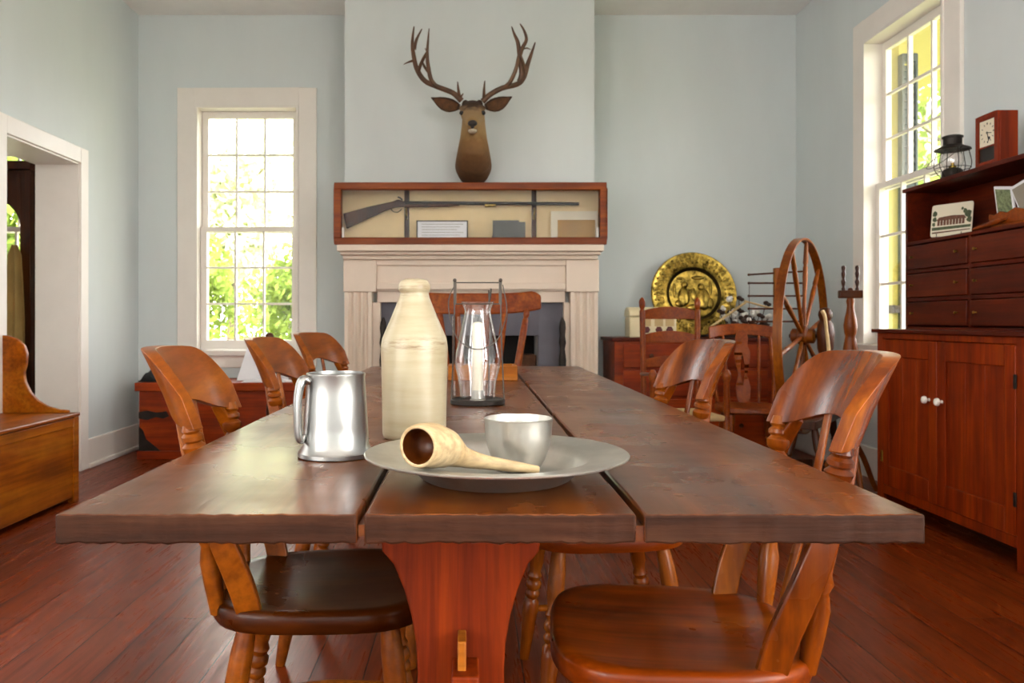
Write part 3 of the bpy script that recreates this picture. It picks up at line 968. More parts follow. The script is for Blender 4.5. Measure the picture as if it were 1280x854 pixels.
    # ears
    for s, tip, root in ((-1, (539, 122), (575, 134)), (1, (640, 121), (606, 134))):
        a = PX(root[0], root[1], 5.41); b = PX(tip[0], tip[1], 5.36)
        ax = (b - a); L = ax.length; ax.normalize()
        up = Vector((0, -.25, 1)); up = (up - ax * up.dot(ax)).normalized(); w = ax.cross(up)
        if w.y > 0: w = -w
        def EP(u, v, side, a=a, ax=ax, up=up, w=w, L=L):
            prof = [0.016, .034, .045, .047, .043, .033, .017, .003]
            f = v * (len(prof) - 1); i = min(int(f), len(prof) - 2); hw = prof[i] + (prof[i + 1] - prof[i]) * (f - i)
            cup = .022 * (u * u - 1) * (1 - v) ** .3 if v < 1 else 0
            return a + ax * (L * v) + up * (hw * u - .012 * math.sin(PI * v)) + w * (-cup * -1 - (.005 if side else 0))
        e = MB(); e.slab(EP, 8, 14); ear = e.build('ear', dm, t)
        def EI(u, v, side): return EP(u * .72, .08 + v * .8, 0) + w * (.0025 if side == 0 else .0005)
        e = MB(); e.slab(EI, 6, 10); e.build('ear_lining', ear_in, ear)
    # antlers
    def pts(l, d0, d1): return [PX(p[0], p[1], d0 + (d1 - d0) * i / max(1, len(l) - 1)) for i, p in enumerate(l)]
    A = MB()
    LW = [0.021, .018, .0175, .0175, .017, .015, .011, .004]
    A.tube(pts([(577, 126), (566, 116), (547, 108.5), (531, 101), (521, 86), (517, 69), (515.5, 52), (517.5, 33)], 5.40, 5.34), LW, 9, smooth=4)
    A.tube(pts([(518, 62), (520.5, 50), (527.5, 36)], 5.345, 5.30), [.012, .010, .003], 8, smooth=4)
    A.tube(pts([(516, 76), (511, 77.5), (504.5, 80.5)], 5.35, 5.33), [.009, .006, .002], 7, smooth=3)
    A.tube(pts([(516.5, 64), (513.5, 62.5)], 5.345, 5.33), [.006, .002], 6)
    A.tube(pts([(545, 107.5), (539, 100), (535.5, 84), (534, 67), (536.3, 35.5)], 5.37, 5.27), [.016, .015, .0135, .011, .003], 8, smooth=4)
    A.tube(pts([(534.5, 66), (531, 60)], 5.28, 5.27), [.007, .002], 6)
    A.tube(pts([(523, 90), (526, 80), (531, 70), (535, 63)], 5.36, 5.28), [.012, .011, .01, .006], 8, smooth=3)
    A.tube(pts([(537, 92), (531, 84), (527, 76)], 5.33, 5.345), [.010, .009, .006], 8, smooth=3)
    A.tube(pts([(574.5, 121), (573, 112), (572, 102)], 5.39, 5.33), [.012, .009, .003], 8, smooth=3)
    A.tube(pts([(576, 121), (579, 117)], 5.39, 5.36), [.008, .003], 6)
    A.build('antler', M['horn'], t)
    A = MB()
    A.tube(pts([(603, 127), (613, 118), (628, 110), (647, 105), (655, 96), (660, 79), (664, 68), (669, 53)], 5.40, 5.34), LW, 9, smooth=4)
    A.tube(pts([(649, 102), (652, 92), (650, 74), (647.5, 54), (643, 43), (639.5, 33)], 5.365, 5.29), [.017, .0165, .0165, .014, .009, .003], 9, smooth=4)
    A.tube(pts([(650, 70), (653, 60), (658, 49.5), (655, 38), (650, 29.5)], 5.31, 5.25), [.013, .013, .011, .008, .003], 8, smooth=4)
    A.tube(pts([(632, 108), (638, 102), (645, 86), (648, 70)], 5.375, 5.30), [.014, .014, .013, .009], 8, smooth=4)
    A.tube(pts([(654, 61), (659, 60), (663.5, 62)], 5.30, 5.29), [.006, .005, .002], 6)
    A.tube(pts([(657, 88), (654, 78), (651, 70)], 5.35, 5.31), [.011, .010, .008], 8, smooth=3)
    A.tube(pts([(605, 122), (605, 113), (606, 101)], 5.39, 5.33), [.012, .009, .003], 8, smooth=3)
    A.build('antler', M['horn'], t)


deer()

# ------------------------------------------------------------------ trestle table
TY0, TY1, TZ, TT = .905, 3.80, .75, .034
tb = thing('trestle_table', 'long dark plank trestle table in the middle of the room', 'table', (.02, 2.35, 0))


def plank(x0, x1, name, jit=.0007):
    m = MB()
    nx, ny = 40, 40
    r = random.Random(int((x0 + 2) * 999))
    top, bot = {}, {}
    for i in range(nx + 1):
        for j in range(ny + 1):
            x = x0 + (x1 - x0) * i / nx; y = TY0 + (TY1 - TY0) * (j / ny) ** 1.0
            if j == 0: y += r.uniform(-1, 1) * jit * 1.6
            if i in (0, nx): x += r.uniform(-1, 1) * jit * .7
            e = j == 0 or i in (0, nx)
            top[i, j] = m.bm.verts.new((x, y, TZ + (r.uniform(-1.6, 0) * jit if e else 0)))
            bot[i, j] = m.bm.verts.new((x, y + (r.uniform(-1, 1.4) * jit * 1.5 if j == 0 else 0), TZ - TT + (r.uniform(-1, 1) * jit * 1.5 if e else 0)))
    for i in range(nx):
        for j in range(ny):
            m.face([top[i, j], top[i + 1, j], top[i + 1, j + 1], top[i, j + 1]])
            m.face([bot[i, j], bot[i, j + 1], bot[i + 1, j + 1], bot[i + 1, j]])
    for i in range(nx):
        for j in (0, ny): m.face([top[i, j], bot[i, j], bot[i + 1, j], top[i + 1, j]], 1)
    for j in range(ny):
        for i in (0, nx): m.face([top[i, j], top[i, j + 1], bot[i, j + 1], bot[i, j]])
    return m.build(name, [M['table'], M['table_edge']], tb, bevel=.003, segs=2)


plank(-.470, -.1285, 'table_board')
c = plank(-.1205, .188, 'table_board')
plank(.1975, .515, 'table_board')
m_ = MB(); m_.box(-.1275, -.120, TY0 + .004, TY1 - .01, TZ - .026, TZ - .013); m_.box(.187, .197, TY0 + .004, TY1 - .01, TZ - .032, TZ - .014)
m_.build('tongue', M['table'], c)


def trestle(y, name='trestle_leg'):
    w = 1.15 / 1000
    L = [(470, 679), (478, 690), (492, 706), (505, 738), (514, 770), (520, 805), (522, 840), (521, 880), (512, 950), (490, 1010), (450, 1040)]
    pts = [((px - 588) * w, CAMZ - (py - 400) * w) for px, py in L]
    cx = (576 - 588) * w
    left = [(x, max(z, .08)) for x, z in pts]
    left[0] = (left[0][0], TZ - TT)
    pts = left + [(left[-1][0], .075)]
    right = [(2 * cx - x, z) for x, z in pts][::-1]
    m = MB(); m.prism(pts + right, 'y', y, y + .045)
    m.box(cx - .15, cx + .15, y - .02, y + .065, 0, .0755)
    o = m.build(name, M['trestle'], tb, bevel=.003)
    return o, cx


t1, tcx = trestle(1.15)
t2, _ = trestle(3.60)
m_ = MB(); m_.box(tcx - .012, tcx + .026, 1.085, 3.72, .40, .485); m_.build('stretcher', M['trestle'], tb, bevel=.003)
m_ = MB(); m_.box(tcx - .004, tcx + .008, 1.105, 1.15, .37, .525); m_.build('wedge', M['block'], tb, bevel=.002)
for y in (1.14, 3.59):
    m_ = MB(); m_.box(-.28, .32, y - .0, y + .055, TZ - TT - .035, TZ - TT - .0005)
    if y > 3: m_.build('cleat', M['trestle'], tb, bevel=.003)

# ------------------------------------------------------------------ windsor chairs round the table
LEG = [(0, .013), (.04, .015), (.2, .019), (.36, .0235), (.42, .021), (.44, .015), (.46, .021), (.48, .021), (.50, .015), (.52, .0225), (.55, .0225), (.57, .016), (.60, .021), (.63, .016), (.7, .0215), (.86, .021), (1, .016)]
POST = [(0, .013), (.15, .017), (.28, .019), (.36, .013), (.40, .018), (.44, .013), (.62, .017), (.74, .021), (.80, .018), (.82, .012), (.84, .0195), (.875, .021), (.895, .014), (.908, .019), (.928, .019), (.942, .0135), (.957, .0175), (.97, .016), (1, .013)]
STR = [(0, .008), (.15, .010), (.4, .0155), (.5, .017), (.6, .0155), (.85, .010), (1, .008)]


def windsor(label, loc, rotz, mat, matseat, group='windsor chairs round the table'):
    t = thing('windsor_chair', label, 'chair', loc, rotz, group)
    B = dict(parent=t, world=False)
    SZ = .45
    # seat: D-shaped saddle
    def outline(a):
        c, s = math.cos(a), math.sin(a)
        n = 3.4
        rr = (abs(c) ** n + abs(s) ** n) ** (-1 / n)
        x = rr * c * .208; y = rr * s * (.205 + .012 * c)
        return x, y
    m = MB()
    nseg = 56
    prof = [(.05, 0), (.25, 0), (.45, 0), (.62, 0), (.76, 0), (.87, 0), (.94, 0), (.985, -.003), (1.0, -.010), (1.0, -.032), (.975, -.040), (.6, -.040), (.05, -.040)]
    rs = []
    for s, dz in prof:
        ring = []
        for i in range(nseg):
            a = 2 * PI * i / nseg
            x, y = outline(a)
            x *= s; y *= s
            z = SZ + dz
            if dz > -.001:
                front = max(0, min(1, (x + .15) / .3))
                dish = .013 * max(0, 1 - (s / .93) ** 3)
                z -= dish * (1 - .3 * front) + .0
            ring.append(Vector((x, y, z)))
        rs.append(ring)
    m.rings(rs)
    m.build('seat', matseat, smooth=50, **B)
    # crest: tall curved board, leaning back
    def crest_bot(u): return .776 + .034 * (.5 + .5 * math.cos(PI * min(1, abs(u) / .84)))
    def crest_top(u): return .918 - .012 * u * u - .072 * max(0, (abs(u) - .5) / .5) ** 2.6
    def CP(u, v, side):
        z0, z1 = crest_bot(u), crest_top(u)
        z = z0 + (z1 - z0) * v
        y = .174 * math.sin(u * 1.32) / math.sin(1.32)
        bow = .056 * (1 - math.cos(u * 1.32)) / (1 - math.cos(1.32))
        lean = (z - .78) * .38 + .16 * max(0, z - .83) ** 1.2
        x = -.258 + bow - lean
        th = .030 - .006 * abs(u)
        nx, ny = -math.cos(u * 1.0), math.sin(u * 1.0)
        if side: x += nx * th; y += ny * th * .9
        return Vector((x, y, z))
    m = MB(); m.slab(CP, 36, 12)
    m.build('crest', mat, bevel=.006, segs=3, **B)
    for s in (-1, 1):
        # turned post from the seat edge to the crest end
        p1 = (CP(s * .82, 0, 0) + CP(s * .82, 0, 1)) / 2 + Vector((0, 0, .012))
        m = MB(); m.turned((-.186, s * .128, SZ - .02), p1, POST, 16); m.build('turned_post', mat, **B)
        # flat bent stay
        p2 = (CP(s * .60, 0, 0) + CP(s * .60, 0, 1)) / 2 + Vector((-.002, 0, .006))
        m = MB()
        m.tube([(-.120, s * .168, SZ - .012), (-.136, s * .178, .50), (-.174, s * .188, .60), (-.213, s * .178, .70), p2], 0, 4,
               flat=[(.022, .009), (.023, .009), (.022, .009), (.017, .008), (.010, .006)], ref=(1, 0, 0.1), smooth=5)
        m.build('flat_stay', mat, bevel=.0035, segs=3, **B)
        p3 = (CP(s * .22, 0, 0) + CP(s * .22, 0, 1)) / 2 + Vector((0, 0, .01))
        m = MB()
        m.tube([(-.188, s * .045, SZ - .015), (-.215, s * .046, .55), (-.245, s * .047, .66), p3], 0, 10,
               flat=[(.013, .007), (.015, .007), (.013, .007), (.009, .006)], ref=(0, 1, 0), smooth=4)
        m.build('spindle', mat, **B)
        for fx, bx in ((.128, .172), (-.13, -.20)):
            m = MB(); m.turned((bx, s * .185, 0), (fx, s * .135, SZ - .035), LEG, 16); m.build('leg', mat, **B)
        a = Vector((.172, s * .185, 0)).lerp(Vector((.128, s * .135, .415)), .36); b = Vector((-.20, s * .185, 0)).lerp(Vector((-.13, s * .135, .415)), .36)
        m = MB(); m.turned(a, b, STR, 12); m.build('stretcher', mat, **B)
    m = MB(); m.turned((-.012, -.168, .15), (-.012, .168, .15), STR, 12); m.build('stretcher', mat, **B)
    return t


R90 = math.radians
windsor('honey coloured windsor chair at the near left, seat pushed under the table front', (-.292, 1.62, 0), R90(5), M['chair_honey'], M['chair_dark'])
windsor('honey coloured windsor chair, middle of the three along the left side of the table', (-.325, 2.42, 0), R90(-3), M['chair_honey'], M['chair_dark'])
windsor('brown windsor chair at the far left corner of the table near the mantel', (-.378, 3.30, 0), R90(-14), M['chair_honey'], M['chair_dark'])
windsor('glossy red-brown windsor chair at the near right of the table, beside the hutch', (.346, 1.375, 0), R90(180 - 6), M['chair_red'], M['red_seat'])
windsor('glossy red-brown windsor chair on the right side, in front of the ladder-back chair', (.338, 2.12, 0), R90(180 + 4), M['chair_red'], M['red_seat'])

# ------------------------------------------------------------------ tall armchair at the far end of the table
ac = thing('spindle_armchair', 'tall spindle-back armchair at the far end of the table before the fireplace', 'chair', (.01, 4.08, 0), R90(-90))
B = dict(parent=ac, world=False)       # local: sitter faces +x


def arm_outline(a):
    c, s = math.cos(a), math.sin(a); n = 3.2
    rr = (abs(c) ** n + abs(s) ** n) ** (-1 / n)
    return rr * c * .235, rr * s * .27


m_ = MB(); rs = []
for s, z in ((.05, .432), (.5, .435), (.85, .448), (.97, .45), (1, .44), (1, .415), (.95, .405), (.05, .405)):
    rs.append([Vector((arm_outline(2 * PI * i / 40)[0] * s, arm_outline(2 * PI * i / 40)[1] * s, z)) for i in range(40)])
m_.rings(rs); m_.build('seat', M['rail_wood'], **B)


def AC(u, v, side):
    z = 1.0 + .028 * (abs(u) ** 3) + (.118 - .012 * u * u - .030 * max(0, (abs(u) - .9) / .1)) * v
    y = .375 * u
    x = -.245 - .055 * (1 - u * u) - (z - 1.0) * .25
    return Vector((x - (.028 if side else 0), y, z))


m_ = MB(); m_.slab(AC, 30, 6); m_.build('crest', M['rail_wood'], bevel=.01, segs=3, **B)
for q, u in enumerate((-.80, -.48, -.22, .22, .48, .80)):
    p1 = (AC(u, 0, 0) + AC(u, 0, 1)) / 2 + Vector((0, 0, .015))
    yb = u * .24
    xb = -.20 + .03 * u * u
    m_ = MB()
    if q in (0, 5): m_.turned((xb, yb, .43), p1, [(0, .014), (.2, .018), (.5, .02), (.8, .019), (.9, .017), (.92, .012), (.94, .017), (.97, .017), (1, .012)], 14)
    else: m_.tube([(xb, yb, .43), Vector((xb - .04, yb * 1.25, .75)), p1], 0, 10, flat=[(.014, .009), (.02, .009), (.016, .009)], ref=(0, 1, 0), smooth=5)
    m_.build('spindle', M['rail_wood'], **B)
for s in (-1, 1):
    m_ = MB(); m_.tube([(-.235, s * .25, .66), (-.1, s * .285, .665), (.1, s * .29, .66), (.2, s * .28, .655)], 0, 10, flat=[(.02, .012), (.022, .012), (.027, .013), (.03, .013)], ref=(0, 1, 0), smooth=4)
    m_.build('arm', M['rail_wood'], **B)
    m_ = MB(); m_.turned((.14, s * .24, .43), (.16, s * .285, .655), POST, 12); m_.build('arm_post', M['rail_wood'], **B)
    for fx, bx in ((.15, .2), (-.15, -.23)):
        m_ = MB(); m_.turned((bx, s * .24, 0), (fx, s * .18, .41), LEG, 14); m_.build('leg', M['rail_wood'], **B)
    m_ = MB(); m_.turned((.18, s * .22, .15), (-.2, s * .22, .15), STR, 10); m_.build('stretcher', M['rail_wood'], **B)
m_ = MB(); m_.turned((-.01, -.22, .15), (-.01, .22, .15), STR, 10); m_.build('stretcher', M['rail_wood'], **B)

# ------------------------------------------------------------------ things on the table
# tankard
p = Vector((-.2175, 1.294, TZ))
tk = thing('pewter_tankard', 'polished pewter tankard with a handle, left of the stoneware bottle', 'tankard', p)
m_ = MB()
m_.lathe([(.058, 0), (.0605, .002), (.0605, .008), (.0575, .011), (.0565, .014), (.0530, .018), (.0515, .05), (.0485, .10), (.0465, .128), (.0475, .131), (.0475, .134), (.0455, .135), (.045, .128), (.047, .10), (.050, .05), (.050, .012), (.001, .010)], p, p + Vector((0, 0, 1)), 56)
m_.build('cup_body', M['steel'], tk)
m_ = MB()
hd = Vector((-1, -.62, 0)).normalized()
hp = [(.046, .122), (.054, .126), (.060, .118), (.064, .095), (.0645, .065), (.0635, .042), (.061, .031), (.057, .030), (.053, .038)]
m_.tube([p + hd * r + Vector((0, 0, z)) for r, z in hp], 0, 12, flat=[(.009, .007), (.010, .007), (.010, .007), (.010, .0065), (.0095, .006), (.009, .006), (.0085, .0055), (.007, .005), (.004, .003)], ref=(-hd.y, hd.x, 0), smooth=4)
m_.build('handle', M['steel'], tk)

# stoneware bottle
p = Vector((-.105, 1.50, TZ))
bt_ = MB()
bt_.lathe([(.054, 0), (.058, .003), (.0595, .01), (.0600, .05), (.0615, .12), (.0625, .17), (.0615, .178), (.0600, .186), (.052, .205), (.042, .228), (.034, .248), (.0285, .262), (.0268, .270), (.0275, .272), (.0300, .275), (.0302, .281), (.0285, .288), (.024, .294), (.016, .297), (.013, .296), (.0125, .27), (.001, .27)],
          p, p + Vector((0, 0, 1)), 56)
tag(bt_.build('stoneware_bottle', M['stone'], origin=p), 'tall cream stoneware bottle with a rounded lip standing mid-table', 'bottle')

# candle lantern
p = Vector((.019, 2.10, TZ))
ln = thing('candle_lantern', 'wire-framed glass hurricane lantern with a white candle on the table', 'lantern', p)
m_ = MB()
m_.lathe([(.068, 0), (.072, .002), (.072, .012), (.069, .014), (.064, .010), (.001, .009)], p, p + Vector((0, 0, 1)), 40)
m_.build('base', M['iron'], ln)
m_ = MB()
gp = [(.046, .010), (.0465, .03), (.050, .06), (.058, .095), (.0605, .112), (.058, .13), (.047, .18), (.037, .225), (.034, .242), (.036, .252), (.0425, .266), (.0435, .268)]
inner = [(r - .0018, h) for r, h in gp][::-1]
m_.lathe(gp + inner, p, p + Vector((0, 0, 1)), 48, cap0=False, cap1=False)
m_.build('glass_chimney', M['glass'], ln, smooth=80)
m_ = MB()
m_.lathe([(.0145, .03), (.0145, .205), (.012, .212), (.004, .215), (.001, .215)], p, p + Vector((0, 0, 1)), 20); cn = m_.build('candle', M['candle'], ln)
m_ = MB(); m_.tube([p + Vector((0, 0, .214)), p + Vector((.001, 0, .222)), p + Vector((.003, 0, .228))], .0011, 6); m_.build('wick', M['black'], cn)
m_ = MB(); m_.lathe([(.02, .009), (.02, .012), (.0165, .014), (.0165, .036), (.0148, .036), (.0148, .03), (.001, .03)], p, p + Vector((0, 0, 1)), 20); m_.build('candle_socket', M['pewter'], ln)
m_ = MB()
top = .318
for sx in (-1, 1):
    m_.tube([p + Vector((sx * .069, -.01, .012)), p + Vector((sx * .0625, 0, .16)), p + Vector((sx * .061, 0, .24)), p + Vector((sx * .0595, 0, top))], .0019, 6)
    m_.tube([p + Vector((sx * .0595, 0, .26)), p + Vector((sx * .0595, 0, top + .004))], 0, 4, flat=(.004, .0012), ref=(1, 0, 0))
    m_.ball(p + Vector((sx * .060, 0, top + .006)), .005)
m_.tube([p + Vector((-.0595, 0, top)), p + Vector((.0595, 0, top))], .0016, 6)
m_.tube([p + Vector((-.06, 0, .262)), p + Vector((.06, 0, .262))], .0016, 6)
m_.tube([p + Vector((.03, .066, .012)), p + Vector((.034, .05, .2)), p + Vector((.03, .045, .30))], .0019, 6)
m_.tube([p + Vector((.03, .045, .262)), p + Vector((.034, .046, .285)), p + Vector((.036, .046, .304))], .0028, 6)
m_.build('wire_frame', M['wire'], ln)
m_ = MB()
bl = [(-.0595, 0, .312), (-.076, -.012, .27), (-.068, -.035, .21), (-.045, -.062, .165), (0, -.075, .145), (.045, -.062, .165), (.068, -.035, .21), (.076, -.012, .25), (.066, 0, .312)]
m_.tube([p + Vector(q) for q in bl], .0015, 6, smooth=5); m_.build('bail_handle', M['wire'], ln)
m_ = MB()
def RP(u, v, side):
    a = R90(150 + u * 28)
    r = .066 + (.0012 if side else 0)
    return p + Vector((r * math.cos(a), r * math.sin(a), .014 + .215 * v))
m_.slab(RP, 8, 8); m_.build('rear_glass', M['glass'], ln)

# shallow wooden box behind the lantern
p = Vector((.045, 2.96, TZ))
m_ = MB()
w, h, d = .126, .054, .07
m_.box(p.x - w, p.x + w, p.y - d, p.y + d, TZ, TZ + .012)
m_.box(p.x - w, p.x + w, p.y - d, p.y - d + .014, TZ + .012, TZ + h); m_.box(p.x - w, p.x + w, p.y + d - .014, p.y + d, TZ + .012, TZ + h)
m_.box(p.x - w, p.x - w + .014, p.y - d + .014, p.y + d - .014, TZ + .012, TZ + h); m_.box(p.x + w - .014, p.x + w, p.y - d + .014, p.y + d - .014, TZ + .012, TZ + h)
tag(m_.build('wooden_tray', M['block'], origin=p, bevel=.003), 'small shallow orange-brown wooden tray behind the candle lantern', 'tray')

# charger plate
p = Vector((.036, 1.115, TZ))
m_ = MB()
m_.lathe([(.001, 0), (.098, 0), (.104, .003), (.122, .018), (.132, .0265), (.150, .0285), (.179, .0325), (.1825, .034), (.183, .0358), (.1815, .037), (.177, .0365), (.150, .032), (.130, .030), (.119, .021), (.102, .0065), (.096, .004), (.001, .0035)], p, p + Vector((0, 0, 1)), 96)
tag(m_.build('pewter_charger', M['pewter'], origin=p), 'wide dull pewter charger plate at the near end of the table', 'plate')

# cup
p = Vector((.069, 1.150, TZ + .004))
m_ = MB()
m_.lathe([(.001, 0), (.026, 0), (.031, .004), (.039, .018), (.0445, .034), (.0475, .052), (.0488, .072), (.0495, .0745), (.0482, .0755), (.0472, .072), (.0458, .052), (.043, .034), (.037, .019), (.029, .007), (.001, .005)], p, p + Vector((0, 0, 1)), 56)
tag(m_.build('pewter_cup', M['pewter'], origin=p), 'small handleless pewter cup standing on the charger plate', 'cup')

# wooden dipper lying on the plate
dp = thing('wooden_dipper', 'pale turned wooden dipper with a dark hollow end lying across the plate', 'dipper', (-.03, 1.02, TZ + .035))
sp_ = [(-.0655, .995, .8125), (-.060, 1.005, .812), (-.048, 1.023, .809), (-.031, 1.041, .802), (-.010, 1.056, .789), (.02, 1.068, .780), (.06, 1.079, .772), (.092, 1.0885, .7655)]
rd = [.0265, .0285, .0290, .0250, .0140, .0095, .0075, .0055]
m_ = MB()
P_, R_2, _ = catmull([Vector(q) for q in sp_], rd, None, 5)
tan0 = (P_[3] - P_[0]).normalized()
rings_pts = []
u = Vector((0, 0, 1))


def frame_ring(c, t, r, u, n=28):
    u = (u - t * u.dot(t)).normalized(); w = t.cross(u)
    return [c + u * r * math.cos(2 * PI * k_ / n) + w * r * math.sin(2 * PI * k_ / n) for k_ in range(n)]


inner_r = [(.012, .018), (.004, .0195), (.0, .0215)]
seq = [frame_ring(P_[0] + tan0 * .0005, tan0, .0225, u), frame_ring(P_[0] - tan0 * .0008, tan0, .0245, u)]
for i in range(len(P_)):
    t_ = (P_[min(i + 1, len(P_) - 1)] - P_[max(i - 1, 0)]).normalized()
    seq.append(frame_ring(P_[i], t_, R_2[i], u))
m_.rings(seq, cap0=False, cap1=True)
m_.build('bowl_and_handle', M['pale_wood'], dp, smooth=60)
m_ = MB()
m_.rings([frame_ring(P_[0] + tan0 * .0005, tan0, .0225, u), frame_ring(P_[0] + tan0 * .010, tan0, .0215, u), frame_ring(P_[0] + tan0 * .022, tan0, .0185, u), frame_ring(P_[0] + tan0 * .03, tan0, .010, u), frame_ring(P_[0] + tan0 * .031, tan0, .001, u)], cap0=False)
m_.build('hollow', M['dark_wood'], dp, smooth=60)['label'] = 'dark hollow'  # hollow set in darker wood than the bowl

# ------------------------------------------------------------------ hutch on the right wall
XF = 2.10
hy0, hy1 = 2.94, 4.13
hu = thing('hutch_cupboard', 'tall red-brown hutch cupboard with drawers against the right-hand wall', 'cupboard', (2.28, 3.55, 0))
xw = XR - bt - .004
m_ = MB()
m_.box(XF + .02, xw, hy1 - .02, hy1, 0, .905); m_.box(XF + .02, xw, hy0, hy0 + .02, 0, .905)
m_.box(XF + .02, xw, hy0 + .02, hy1 - .02, .10, .12); m_.box(xw - .012, xw, hy0 + .02, hy1 - .02, .12, .905)
# face frame: stiles run to the floor as feet
m_.box(XF, XF + .02, hy1 - .055, hy1, 0, .905); m_.box(XF, XF + .02, hy0, 3.075, 0, .905)
m_.box(XF, XF + .02, 3.075, hy1 - .055, .09, .135); m_.box(XF, XF + .02, 3.075, hy1 - .055, .875, .905)
m_.build('base_cabinet', M['hutch'], hu, bevel=.003)
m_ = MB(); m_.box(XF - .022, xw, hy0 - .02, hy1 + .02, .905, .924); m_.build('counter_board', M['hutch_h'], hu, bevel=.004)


def door(y0, y1, z0, z1, knob_y, hinge_y):
    m = MB(); x0, x1 = XF - .004, XF + .016; s = .062
    m.box(x0, x1, y0, y0 + s, z0, z1); m.box(x0, x1, y1 - s, y1, z0, z1)
    m.box(x0, x1, y0 + s, y1 - s, z1 - .085, z1); m.box(x0, x1, y0 + s, y1 - s, z0, z0 + .10)
    d = m.build('door', M['hutch'], hu, bevel=.003)
    m = MB(); w = (y1 - y0 - 2 * s)
    for q in range(3):
        m.box(x0 + .008, x1 - .004, y0 + s + w * q / 3 + .0006, y0 + s + w * (q + 1) / 3 - .0006, z0 + .09, z1 - .08)
    m.build('door_panel', M['hutch'], d, bevel=.0012)
    m = MB(); c_ = Vector((x0, knob_y, .605 + .0))
    m.lathe([(.009, -.002), (.006, .006), (.008, .012), (.017, .018), (.0185, .024), (.015, .031), (.006, .034), (.001, .0345)], c_, c_ + Vector((-1, 0, 0)), 20)
    m.build('knob', M['porcelain'], d)['label'] = 'white porcelain knob'
    for z in (z0 + .14, z1 - .14):
        m = MB(); m.box(x0 - .003, x0 + .001, hinge_y - .009, hinge_y + .009, z - .028, z + .028); m.build('hinge', M['iron'] if hinge_y < 3.5 else M['brass'], d, bevel=.001)


door(3.60, 4.072, .138, .872, 3.655, 4.074)
door(3.078, 3.594, .138, .872, 3.555, 3.078)
# upper part
XU = 2.215
uy0, uy1 = 2.96, 4.075
ztop, zb = 1.635, .924
m_ = MB()
m_.box(XU, xw, uy1 - .02, uy1, zb, ztop - .02); m_.box(XU, xw, uy0, uy0 + .02, zb, ztop - .02)
m_.box(xw - .012, xw, uy0 + .02, uy1 - .02, zb, ztop - .02)
m_.box(XU, xw - .012, uy0 + .02, uy1 - .02, 1.346, 1.362)
m_.box(XU, xw - .012, uy0 + .02, uy1 - .02, zb, zb + .012)
m_.box(XU, xw - .012, 3.540, 3.560, zb + .012, 1.346)
rows = [(.944, 1.062), (1.082, 1.202), (1.222, 1.342)]
for z in (1.062, 1.202):
    m_.box(XU, xw - .012, uy0 + .02, 3.54, z, z + .018); m_.box(XU, xw - .012, 3.56, uy1 - .02, z, z + .018)
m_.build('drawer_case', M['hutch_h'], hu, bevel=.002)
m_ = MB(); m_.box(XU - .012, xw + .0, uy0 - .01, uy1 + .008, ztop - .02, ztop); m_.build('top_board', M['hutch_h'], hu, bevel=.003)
for z0, z1 in rows:
    for y0, y1 in ((3.562, uy1 - .022), (uy0 + .022, 3.538)):
        m_ = MB(); m_.box(XU - .006, XU + .2, y0 + .002, y1 - .002, z0 + .0, z1 - .004)
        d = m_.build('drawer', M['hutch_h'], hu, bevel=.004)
        for q in ((.12, .86) if y0 > 3.5 else (.92, .12)):
            yk = y1 - (y1 - y0) * q if y0 > 3.5 else y0 + (y1 - y0) * q
            c_ = Vector((XU - .006, yk, (z0 + z1) / 2))
            m_ = MB(); m_.lathe([(.004, -.002), (.003, .006), (.0065, .010), (.006, .015), (.001, .017)], c_, c_ + Vector((-1, 0, 0)), 12)
            m_.build('knob', M['brass'], d)

# mantel clock on the hutch
ck = thing('shelf_clock', 'small wooden shelf clock with a pale dial on top of the hutch', 'clock', (2.27, 3.45, ztop))
cx0, cx1, cy0, cy1, ch_ = 2.228, 2.312, 3.375, 3.525, .222
m_ = MB(); m_.box(cx0 + .006, cx1, cy0, cy1, ztop, ztop + ch_); m_.build('case', M['hutch'], ck, bevel=.003)
m_ = MB(); s = .022
m_.box(cx0 - .004, cx0 + .006, cy0, cy0 + s, ztop, ztop + ch_); m_.box(cx0 - .004, cx0 + .006, cy1 - s, cy1, ztop, ztop + ch_)
m_.box(cx0 - .004, cx0 + .006, cy0 + s, cy1 - s, ztop, ztop + .02); m_.box(cx0 - .004, cx0 + .006, cy0 + s, cy1 - s, ztop + ch_ - .024, ztop + ch_)
m_.box(cx0 - .002, cx0 + .006, cy0 + s, cy1 - s, ztop + .078, ztop + .086)
m_.build('front_frame', M['hutch'], ck, bevel=.002)
m_ = MB(); m_.box(cx0 + .002, cx0 + .0058, cy0 + s, cy1 - s, ztop + .086, ztop + ch_ - .024); dl_ = m_.build('dial', M['cream_card'], ck)
m_ = MB(); yc, zc2 = (cy0 + cy1) / 2, ztop + .142
for h in range(12):
    a = 2 * PI * h / 12
    T = Matrix.Translation((cx0 + .0012, yc, zc2)) @ Matrix.Rotation(a, 4, 'X')
    m_.box(-.0003, .0008, -.0012, .0012, .036, .044, T)
    if h % 3 == 0: m_.box(-.0003, .0008, .0022, .0040, .036, .044, T)
m_.build('hour_marks', M['black'], dl_)
m_ = MB()
for a, L in ((R90(100), .028), (R90(165), .038)):
    T = Matrix.Translation((cx0 + .0002, yc, zc2)) @ Matrix.Rotation(a, 4, 'X')
    m_.box(-.0006, .0006, -.0016, .0016, -.006, L, T)
m_.lathe([(.004, -.001), (.004, .0015)], (cx0, yc, zc2), (cx0 - 1, yc, zc2), 12)
m_.build('hands', M['black'], dl_)
m_ = MB(); m_.box(cx0 + .002, cx0 + .0058, cy0 + s, cy1 - s, ztop + .02, ztop + .078); m_.build('lower_panel', M['black'], ck)['label'] = 'dark painted glass tablet'
